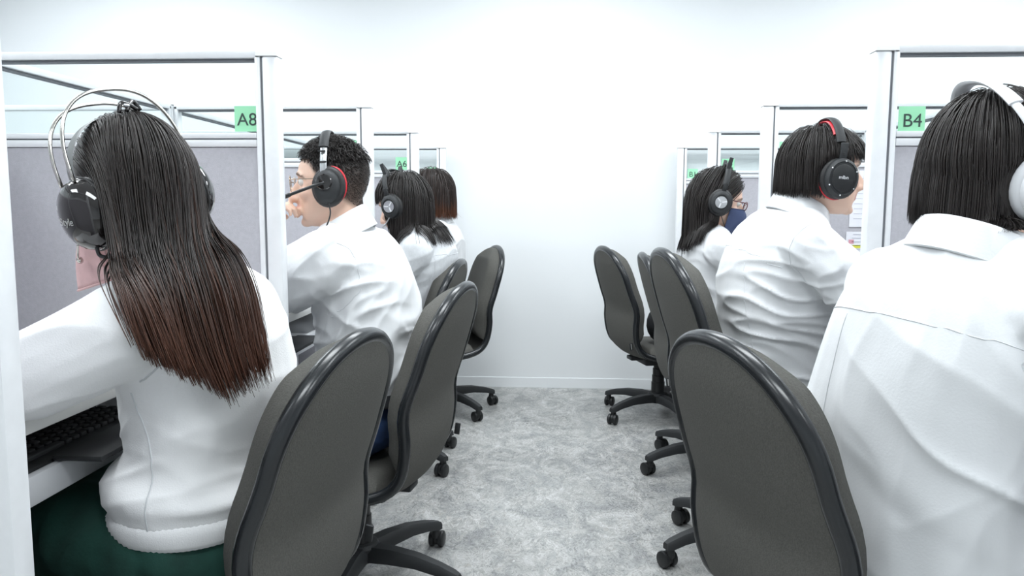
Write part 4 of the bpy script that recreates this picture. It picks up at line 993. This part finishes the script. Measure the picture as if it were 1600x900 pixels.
def cat_ears(key, label, ztop=.134, tilt=0, bmic=True, hair=.0):
    t = worn('headset', key, label, 'headset')
    for sg in (1, -1):
        c = (.002, sg * (.090 + hair), -.012)
        MB().lathe([(0, 0), (1, 0), (1.03, .010), (.97, .022), (.80, .028), (.66, .029), (.64, .026), (0, .026)], 36, axis(sg, c, .037, .044)).build('ear_cup', M['blackm'], t, angle=35)
        ring_pad(t, sg, (.002, sg * (.085 + hair), -.012), .034, .041, M['cushion'], th=.013)
        MB().lathe([(0, .026), (.62, .026), (.60, .0295), (.3, .0285), (0, .0285)], 32, axis(sg, c, .037, .037)).build('metal_disc', M['steel'], t, angle=20)
        for k in range(3):
            a = k * 2.09 + .4
            MB().box(Vector(c) + Vector((.012 * math.cos(a), sg * .0295, .012 * math.sin(a))), (.018, .0014, .004), 0, Matrix.Rotation(-a, 3, 'Y')).build('disc_spoke', M['whitep'], t, smooth=False)
        e0 = Vector((-.002, sg * .060, ztop - .022)); up_ = Vector((0, sg * .42, 1)).normalized(); ln = Vector((0, 1, -.55 * sg)).normalized()
        b_ = MB(); b_.rings([[e0 + Vector((dx, 0, 0)) + ln * w * a + up_ * h_ for a, dx in ((-1, -.007), (1, -.007), (1, .007), (-1, .007))] for h_, w in ((-.004, .017), (.012, .014), (.030, .008), (.047, .0012))])
        b_.build('cat_ear', M['blackm'], t, smooth=False)
        MB().box((.002, sg * (.101 + hair), .040), (.017, .007, .044), .002, Matrix.Rotation(R(-6) * sg, 3, 'X')).build('yoke', M['blackp'], t)
    P_ = [p for p in arc(.102 + hair, .010, ztop, .002, .0, 48, .80) if p.z > .046]
    MB().tube(P_, .0105, 12, flat=(1, .42), up=(1, 0, 0)).build('headband', M['blackm'], t, angle=60)
    if bmic: boom(t, [(.010, .115, -.044), (.030, .113, -.058), (.052, .105, -.068)], .0026, M['steel'], .004)
    return t
cat_ears('A6', 'black cat-ear headset with silver disc on the linen-shirted woman, left row', .140, hair=.006)
cat_ears('B2', 'black cat-ear headset with silver disc on the woman in the navy mask', .140, bmic=False, hair=.006)

# B3: black headset with red cushions and red band lining
t = worn('headset', 'B3', 'black headset with red cushions and red-lined band on the bobbed woman', 'headset')
for sg in (1, -1):
    c = (.012, sg * .098, -.024)
    MB().lathe([(0, 0), (1, 0), (1.03, .008), (.98, .018), (.84, .024), (.80, .022), (.6, .0225), (0, .023)], 36, axis(sg, c, .043, .053)).build('ear_cup', M['blackm'], t, angle=35)
    ring_pad(t, sg, (.006, sg * .091, -.024), .036, .045, M['cushion'], th=.012)
    ring_pad(t, sg, (.004, sg * .090, -.027), .0400, .0495, M['red'], 'cushion_rim', th=.0055)
    MB().lathe([(0, .021), (.70, .021), (.70, .0245), (.66, .0255), (0, .0255)], 32, axis(sg, c, .043, .053)).build('face_plate', M['blackp'], t, angle=30)
    for k in range(6):
        a = R(25 + 60 * k); MB().ball(Vector(c) + Vector((.037 * math.cos(a), sg * .0225, .045 * math.sin(a))), .0022, 8, 6).build('indicator_dot', M['whitep'], t)
    MB().box((.010, sg * .108, .042), (.019, .008, .056), .002, Matrix.Rotation(R(-5) * sg, 3, 'X')).build('slider', M['blackm'], t)
    MB().box((.010, sg * .1125, .040), (.006, .002, .008), .0005).build('slider_slot', M['blackp'], t, smooth=False)
    mt = axis(sg, (.012, sg * .124, -.022)) @ Matrix.Rotation(R(180) if sg > 0 else 0, 4, 'Y')
    print_on(t, 'mlbn', .013, mt, M['whitep'])
P_ = [p for p in arc(.106, .010, .140, .010, -.004, 48, .80) if p.z > .070]
MB().tube([p + Vector((0, 0, .002)) for p in P_], .0125, 12, flat=(1, .34), up=(1, 0, 0)).build('headband', M['blackm'], t, angle=60)
P_ = [p for p in arc(.101, .010, .133, .008, -.006, 48, .80) if p.z > .090]
MB().tube(P_, .0128, 12, flat=(1, .30), up=(1, 0, 0)).build('band_lining', M['red'], t, angle=60)

# B4: white headset
t = worn('headset', 'B4', 'white headset with pale ear cushions on the black bob nearest on the right', 'headset')
for sg in (1, -1):
    c = (.024, sg * .104, -.012)
    MB().lathe([(0, 0), (1, 0), (1.03, .008), (.98, .018), (.8, .025), (.5, .028), (0, .029)], 36, axis(sg, c, .036, .043)).build('ear_cup', M['whitep'], t, angle=35)
    ring_pad(t, sg, (.024, sg * .099, -.012), .032, .039, M['greycush'], th=.013)
    MB().tube([p for p in arc(.117, .0, .1245, .022, -.052, 48, .86) if p.y * sg > 0 and p.z < .104], .0075, 10, flat=(1, .5), up=(1, 0, 0)).build('slider', M['whitep'], t, angle=60)
    MB().tube([p for p in arc(.1175, .0, .1255, .022, -.052, 48, .86) if p.y * sg > 0 and p.z < .072], .0115, 10, flat=(1, .5), up=(1, 0, 0)).build('yoke', M['whitep'], t, angle=60)
P_ = [p for p in arc(.118, .0, .127, .022, -.052, 48, .86) if p.z > .098]
MB().tube(P_, .0125, 12, flat=(1, .40), up=(1, 0, 0)).build('headband', M['whitep'], t, angle=60)

# ------------------------------------------------------------------ glasses and masks
def glasses(key, label, m, rx, rz, r_, temple=True):
    t = worn('eyeglasses', key, label, 'glasses')
    for sg in (1, -1):
        C_ = Vector((.106, sg * .034, .000))
        pts = [C_ + Vector((-.10 * rx * math.cos(a), rx * math.cos(a), rz * math.sin(a))) for a in [2 * math.pi * k / 28 for k in range(28)]]
        MB().tube(pts, r_, 8, closed=True).build('rim', m, t, angle=0)
        MB().rings([[p + Vector((dx, 0, 0)) for p in pts] for dx in (-.0006, .0006)]).build('lens', M['glass'], t, smooth=False)
        MB().tube(crspline([(.104, sg * (.034 + rx), .008), (.095, sg * .072, .010), (.05, sg * .079, .008), (.005, sg * .082, .006), (-.012, sg * .083, -.010)], 5), r_ * 1.1, 8).build('temple', m, t, angle=0)
    MB().tube([(.106, -.034 + rx, .004), (.111, 0, .008), (.106, .034 - rx, .004)], r_, 8).build('bridge', m, t, angle=0)
glasses('A7', 'thin round metal eyeglasses on the short-haired man', M['gold'], .023, .021, .0011)
glasses('B2', 'dark red framed eyeglasses above the navy face mask', M['maroon'], .026, .017, .0017)

def face_mask(key, label, m, prof, side, loops=True, wide=1.0):
    """prof: (x, z) down the middle of the face; side: (x, y, z top, z bottom) where it meets the cheek"""
    t = worn('face_mask', key, label, 'face mask'); nu, nv = 21, 12; grid = {}; mb = MB()
    P_ = crspline([(p[0], 0, p[1]) for p in prof], 6)
    for i in range(nv + 1):
        f = i / nv; k = f * (len(P_) - 1); a = int(min(k, len(P_) - 2)); pm = P_[a] * (1 - (k - a)) + P_[a + 1] * (k - a)
        for j in range(nu + 1):
            q = -1 + 2 * j / nu; c = math.cos(q * math.pi / 2) ** .75 if abs(q) < 1 else 0
            zs = side[2] + (side[3] - side[2]) * f
            grid[(i, j)] = Vector((side[0] + (pm[0] - side[0]) * c, side[1] * wide * math.copysign(abs(math.sin(q * math.pi / 2)) ** .9, q), zs + (pm[2] - zs) * c))
    for off in (0, -.0016):
        for i in range(nv + 1):
            for j in range(nu + 1): mb.v.append(tuple(grid[(i, j)] + Vector((off, 0, 0))))
    S_ = (nv + 1) * (nu + 1); I = lambda s_, i, j: s_ * S_ + i * (nu + 1) + j
    for i in range(nv):
        for j in range(nu):
            mb.f.append((I(0, i, j), I(0, i, j + 1), I(0, i + 1, j + 1), I(0, i + 1, j))); mb.f.append((I(1, i, j), I(1, i + 1, j), I(1, i + 1, j + 1), I(1, i, j + 1)))
    bd = [(0, j) for j in range(nu)] + [(i, nu) for i in range(nv)] + [(nv, j) for j in range(nu, 0, -1)] + [(i, 0) for i in range(nv, 0, -1)]
    for a, c in zip(bd, bd[1:] + bd[:1]): mb.f.append((I(0, *a), I(1, *a), I(1, *c), I(0, *c)))
    mb.build('cloth', m, t, angle=0)
    for i in (0, nv):
        MB().tube([grid[(i, j)] for j in range(nu + 1)], .0018, 6).build('hem', m, t, angle=0)
    if loops:
        for sg in (1, -1):
            e0, e1 = grid[(0, nu if sg > 0 else 0)], grid[(nv, nu if sg > 0 else 0)]
            MB().tube(crspline([e0, (.02, sg * .082, .000), (-.012, sg * .088, .000), (-.018, sg * .088, -.018), (.012, sg * .080, -.045), e1], 6), .0014, 6).build('ear_loop', M['blackm'] if m is M['navy'] else m, t, angle=0)
face_mask('B2', 'navy blue face mask on the long-haired woman with glasses, right row', M['navy'], [(.112, -.014), (.126, -.036), (.124, -.066), (.108, -.100), (.085, -.124)], (.050, .070, -.022, -.098))
face_mask('A8', 'pink cloth face mask jutting below the glossy black headset', M['pink'], [(.108, -.030), (.145, -.052), (.180, -.088), (.206, -.128)], (.045, .080, -.045, -.128), wide=1.05)

# hair clip
t = worn('hair_clip', 'A8', 'small dark hair clip at the crown of the long brown-tipped hair', 'hair clip')
for sg in (1, -1):
    b_ = MB(); b_.tube(crspline([(-.050, sg * .020, .116), (-.052, sg * .012, .130), (-.054, 0, .126), (-.056, -sg * .010, .116)], 5), .0035, 8); b_.build('jaw', M['gloss'], t, angle=0)
MB().tube([(-.046, -.012, .124), (-.060, .012, .124)], .0032, 8).build('hinge', M['steel'], t, angle=0)

# ------------------------------------------------------------------ sheets pinned to the partitions
def sheet(x, y, z, w, h, label, rows, rz=0.0, grid=0):
    t = empty('paper_sheet', (x, y, z), 0, label, 'paper', 'sheets pinned to the right row partitions'); t.rotation_euler = (0, R(rz), 0)
    MB().box((0, 0, 0), (w, .0012, h)).build('page', M['paper'], t, smooth=False)
    for nm, m, a, c, ww, hh in rows:
        MB().box((a * w, -.0009, c * h), (ww * w, .0008, hh * h)).build(nm, m, t, smooth=False)
    for k in range(grid):
        MB().box((0, -.0009, h * (.36 - .8 * k / grid)), (w * .88, .0006, .0012)).build('ruled_line', M['lines'], t, smooth=False)
YB3, YB4 = BY[2] - .0155, BY[1] - .0155
sheet(1.075, YB3, 1.088, .21, .185, 'white ruled chart pinned on the B3 partition beside the headset face', [('heading', M['lines'], 0, .44, .5, .03)], 0, 9)
rows = [('highlighted_line', M['yellow'], .02, .17, .80, .07), ('highlighted_line', M['yellow'], .02, -.30, .80, .06), ('pink_mark', M['rose'], -.40, .28, .10, .09)]
rnd = random.Random(5)
for k in range(11):
    rows.append(('print_line', M['lines'], rnd.uniform(-.05, .03), .44 - k * .082, rnd.uniform(.5, .82), .014))
sheet(1.045, YB3, .905, .165, .150, 'printed sheet with yellow marked lines pinned below the ruled chart', rows)
sheet(.862, YB4, 1.095, .150, .212, 'white printed sheet on the B4 partition, mostly hidden by the black bob', [('print_line', M['lines'], -.05, .42 - k * .06, .7, .006) for k in range(14)])
# desk telephone in the corner of the B3 booth
t = empty('desk_phone', (1.035, 2.50, .7425), R(12), 'black desk phone below the pinned sheets in the B3 booth', 'phone')
b_ = MB(); b_.rings([[Vector((x, y, z)) for x, y, z in ((-.08, -.08, .0), (.08, -.08, .0), (.08, .07, .0), (-.08, .07, .0))], [Vector((x, y, z)) for x, y, z in ((-.078, -.078, .022), (.078, -.078, .022), (.078, .068, .105), (-.078, .068, .105))]]); b_.build('base', M['blackm'], t, smooth=False)
b_ = MB(); b_.tube(crspline([(-.055, -.075, .050), (-.055, -.06, .062), (-.055, 0, .090), (-.055, .055, .128), (-.055, .07, .135)], 5), [.019, .022, .022, .020, .017, .015, .014, .0135, .0135, .0135, .0135, .0135, .014, .015, .017, .020, .022, .022, .022, .021, .018], 12); b_.build('handset', M['blackp'], t, angle=0)
for r_ in range(4):
    for c in range(3): MB().box((.0 + c * .022, -.045 + r_ * .020, .052 + r_ * .0111), (.014, .012, .008), .002, Matrix.Rotation(R(29), 3, 'X')).build('button', M['cap'], t)

D = PEOPLE['A7']; b_ = MB(); b_.rings(torso_rings([(.02, .01, .535, .142, .188), (.02, .01, .55, .143, .189), (.022, .01, .575, .140, .182)], R(176), R(176), 1.0, 2, 32))
b_.build('belt', M['black_cloth'], [o for o in D['t'].children if o.name.startswith('jeans')][0], angle=0)
b_ = MB(); b_.ball((0, 0, 0), (.085, .12, .10), 18, 11)
bag = b_.build('round_cushion', M['black_cloth'], None, angle=0); bag.location = (.545, 3.80, .487); bag.rotation_euler = (0, R(12), R(15))
tag(bag, 'black rounded cushion standing on the seat of the empty far right chair', 'cushion')
